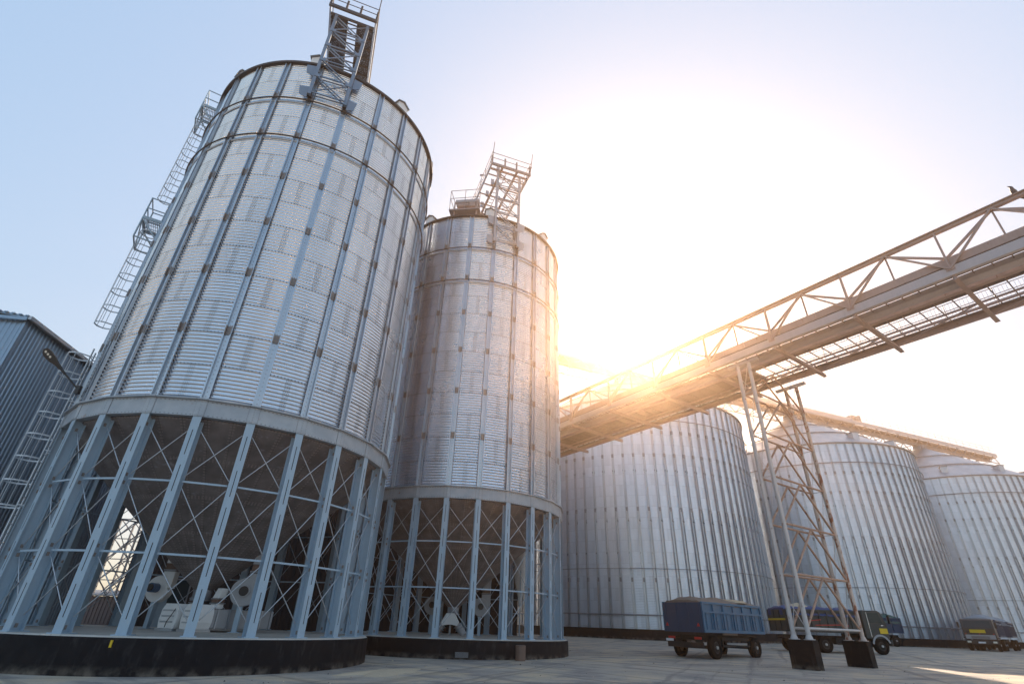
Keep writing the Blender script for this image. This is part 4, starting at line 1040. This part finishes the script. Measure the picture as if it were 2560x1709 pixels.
def cab(t, xf, xb, z0, z1, mat, Wd=2.45, y0=.02, face=None, old=False):
    """cab-over: xf front, xb back"""
    yl, yr = y0, y0+Wd; rk = .16
    side = [(xb, z0), (xf-.05, z0), (xf, z0+.45), (xf-.02, z0+.95), (xf-rk-.12, z1-.10), (xf-rk-.32, z1), (xb+.06, z1), (xb, z1-.06)]
    c = MB().prism([(a, b) for a, b in side], (0, yl, 0), (1,0,0), (0,0,1), (0,1,0), Wd).build('cab', mat, t, .05)
    zw0, zw1 = z0+1.0, z1-.16
    fx = lambda z: (xf-.02) + ((xf-rk-.12)-(xf-.02))*(z-(z0+.95))/((z1-.10)-(z0+.95))
    m = MB(); m.add([(fx(zw0)+.012, yl+.14, zw0), (fx(zw0)+.012, yr-.14, zw0), (fx(zw1)+.012, yr-.22, zw1), (fx(zw1)+.012, yl+.22, zw1)], [(0,1,2,3)])
    m.add([(fx(zw0)+.004, yl+.14, zw0), (fx(zw0)+.004, yr-.14, zw0), (fx(zw1)+.004, yr-.22, zw1), (fx(zw1)+.004, yl+.22, zw1)], [(3,2,1,0)])
    m.build('windscreen', M['glass'], c)
    for y, s in ((yl, -1), (yr, 1)):
        m = MB(); yy = y+s*.012; xs_ = xf-.34
        m.prism([(xb+.45, zw0+.02), (xs_, zw0+.02), (xs_-.16, zw1), (xb+.45, zw1)], (0, yy-.006, 0), (1,0,0), (0,0,1), (0,1,0), .012, 0)
        m.build('side_window', M['glass'], c)
        m = MB().bx(xb+.38, xb+.41, yy-.004, yy+.004, z0+.1, zw1+.02).bx(xf-.5, xf-.32, yy-.01, yy+.02, zw0-.16, zw0-.12); m.build('door', M['chrome'], c)
        m = MB().bar((xf-.1, y, zw1), (xf+.08, y+s*.2, zw1-.05), .02, .02).bx(xf+.04, xf+.10, y+s*.2-.09, y+s*.2+.09, zw0-.02, zw1-.12); m.build('mirror', M['black'], c)
    MB().bx(xf-.02, xf+.13, yl+.02, yr-.02, z0-.36, z0-.04).build('bumper', mat, t, .03)
    for y in (yl+.26, yr-.26): MB().bx(xf+.131, xf+.15, y-.15, y+.15, z0-.27, z0-.12).build('headlight', M['lamp'], t, .01)
    return c

# olive dump truck with blue tarp, drawn up in front of the trailer
h2_ = rad(90-86)
t2 = thing('dump_truck', (20.6, 41.3, gz(41.5)), 'olive-grey dump truck with blue tarp behind the black tower footings', 'truck', None, h2_)
tipper_body(t2, 0, 5.5, 1.30, 2.72, M['tgreen'], 9, 2.5, False)
tarp(t2, -.05, 5.5, 2.74, M['tarpb'], 2.5, .22, .42, .05, 22, 8, .085, 5)
MB().lathe([(.02,.32),(.5,.2),(.9,.0)][::-1], 18, c=(1.7,1.25,2.86)).build('grain_heap', M['grain'], t2)
MB().bar((1.3,-.085,1.95), (2.5,-.085,2.08), .012, .05).bar((2.0,-.085,1.72), (4.4,-.085,1.80), .012, .05).bx(4.3, 4.5, -.088, -.08, 1.70, 1.82).build('red_stripe', M['red'], t2)
MB().bx(-.12, -.03, .1, 2.4, 1.98, 2.10).build('rear_rail', M['yel'], t2)
chassis(t2, -.1, 7.4, .95); axle_pair(t2, 1.15, 2.5, .53, True); axle_pair(t2, 2.55, 2.5, .53, True); axle_pair(t2, 6.75, 2.5, .53)
c2 = cab(t2, 7.55, 5.75, .98, 2.80, M['tgreen'])
MB().bx(7.57, 7.60, .75, 1.75, 1.30, 1.62).build('yellow_panel', M['yel'], t2)
MB().bx(6.85, 7.45, -.012, .012, 1.32, 1.66).build('yellow_panel', M['yel'], t2)
m = MB()
for i in range(9):
    a0, a1 = rad(10+i*17), rad(10+(i+1)*17); m.bar((6.75-.66*cos(a0), -.02, .55+.66*sin(a0)), (6.75-.66*cos(a1), -.02, .55+.66*sin(a1)), .12, .04, up=(0,1,0))
m.build('wheel_arch', M['grey'], t2)
MB().bx(3.4, 5.4, .12, .5, .55, .95).tube((3.6,.3,.75), (4.9,.3,.75), .22, 14).build('fuel_tank', M['chas'], t2)
MB().bar((5.62,.1,.9), (5.62,2.4,.9), .08, .5).build('cab_mount', M['chas'], t2)

# green-tarp trailer beyond
h4_ = rad(90-84)
t4 = thing('grain_trailer', (37.6, 62.2, gz(63)), 'blue trailer with green tarp half hidden behind the dump truck cab', 'trailer', None, h4_)
tipper_body(t4, 0, 6.3, 1.3, 2.75, M['tblued'], 6, 2.5, False, M['tblued'])
tarp(t4, -.05, 6.3, 2.72, M['tarpg'], 2.5, .45, .5, .04, 16, 8, .09, 8)
chassis(t4, .1, 6.2, 1.0); axle_pair(t4, 1.1, 2.5, .55); axle_pair(t4, 5.2, 2.5, .55)
MB().bar((6.2,1.1,.8), (7.8,1.25,.75), .1, .1).build('drawbar', M['chas'], t4)
# black-cab truck facing the camera
h3_ = rad(90-225.8)
fr = Vector((47.27, 54.96)); ax = Vector((sin(rad(45.8)), cos(rad(45.8)))); 
# rear-right corner of a vehicle that faces the camera = far end on its own right (picture left)
lf = Vector((-cos(rad(45.8)), sin(rad(45.8))))
LEN = 7.4
o3 = fr + ax*LEN + lf*2.5
t3 = thing('dump_truck', (o3.x, o3.y, gz(56.5)), 'black-cab dump truck with yellow front panel facing the camera at right', 'truck', None, h3_)
cab(t3, 7.4, 5.7, .95, 2.72, M['tblk'])
tipper_body(t3, 0, 5.4, 1.25, 2.72, M['tblued'], 8, 2.5, False)
tarp(t3, 0, 5.45, 2.72, M['tarpy'], 2.5, .42, .38, .03, 14, 8, .09, 11)
chassis(t3, 0, 7.3, .92); axle_pair(t3, 1.0, 2.5, .52, True); axle_pair(t3, 2.4, 2.5, .52, True); axle_pair(t3, 6.6, 2.5, .52)
MB().bx(7.40, 7.432, .55, 1.75, 1.52, 1.80).build('yellow_panel', M['yel'], t3)
m = MB()
m.bx(7.40, 7.43, .12, 2.38, 1.0, 1.36)
for z in (1.06, 1.13, 1.20): m.bx(7.431, 7.445, .55, 1.95, z, z+.03, 1)
m.build('grille', [M['grey'], M['black']], t3)
for y in (.2, 1.25, 2.3): MB().bx(7.40, 7.436, y-.05, y+.05, 1.40, 1.47).build('marker_light', M['red'], t3)
MB().bx(7.535, 7.55, .95, 1.50, .64, .78).build('licence_plate', M['plate'], t3)
for y in (.02, 2.48): MB().bx(6.2, 7.1, y-.14, y+.14, 1.08, 1.14).build('mudguard', M['tblk'], t3)
# next trailer and truck behind it
o5 = fr + ax*(LEN+8.6) + lf*2.2
t5 = thing('grain_trailer', (o5.x, o5.y, gz(64)), 'dark covered trailer hitched behind the black-cab truck', 'trailer', None, h3_)
tipper_body(t5, 0, 6.0, 1.28, 2.7, M['tblued'], 6, 2.5, False)
tarp(t5, 0, 6.05, 2.7, M['tarpy'], 2.5, .42, .38, .03, 14, 8, .09, 12)
chassis(t5, 0, 6.0, .95); axle_pair(t5, 1.0); axle_pair(t5, 5.0)
MB().bar((6.0,1.25,.8), (7.7,1.25,.78), .1, .1).build('drawbar', M['chas'], t5)
o6 = fr + ax*5.5 - lf*6.0
t6 = thing('dump_truck', (o6.x+ax.x*7.4+lf.x*2.5, o6.y+ax.y*7.4+lf.y*2.5, gz(58)), 'orange-visored truck cut off by the right edge of the picture', 'truck', None, h3_)
cab(t6, 7.4, 5.7, .95, 2.9, M['tblued'])
tipper_body(t6, 0, 5.4, 1.25, 2.8, M['tblued'], 8, 2.5, False)
MB().bx(7.05, 7.3, .2, 2.3, 2.86, 3.04).build('sun_visor', M['yel'], t6)
chassis(t6, 0, 7.3, .92); axle_pair(t6, 1.0, 2.5, .52, True); axle_pair(t6, 6.6, 2.5, .52)

# ------------------------------------------------------------------ haze
HAZE = True
if HAZE:
    hm = bpy.data.materials.new('warm_glow_haze'); hm.use_nodes = True; n = hm.node_tree; n.nodes.clear()
    out = n.nodes.new('ShaderNodeOutputMaterial'); pv = n.nodes.new('ShaderNodeVolumePrincipled')
    pv.inputs['Color'].default_value = (1.0,.67,.44,1); pv.inputs['Density'].default_value = .0015; pv.inputs['Anisotropy'].default_value = .84  # orange put into the added haze for a warm glow toward the sun
    n.links.new(pv.outputs[0], out.inputs['Volume'])
    m = MB().bx(-150, 190, -25, 170, -2.0, 39.0)
    o = m.build('haze', hm); tag(o, 'added thin haze tinted orange to spread sun glow over the yard', 'haze', kind='stuff'); o.visible_shadow = True
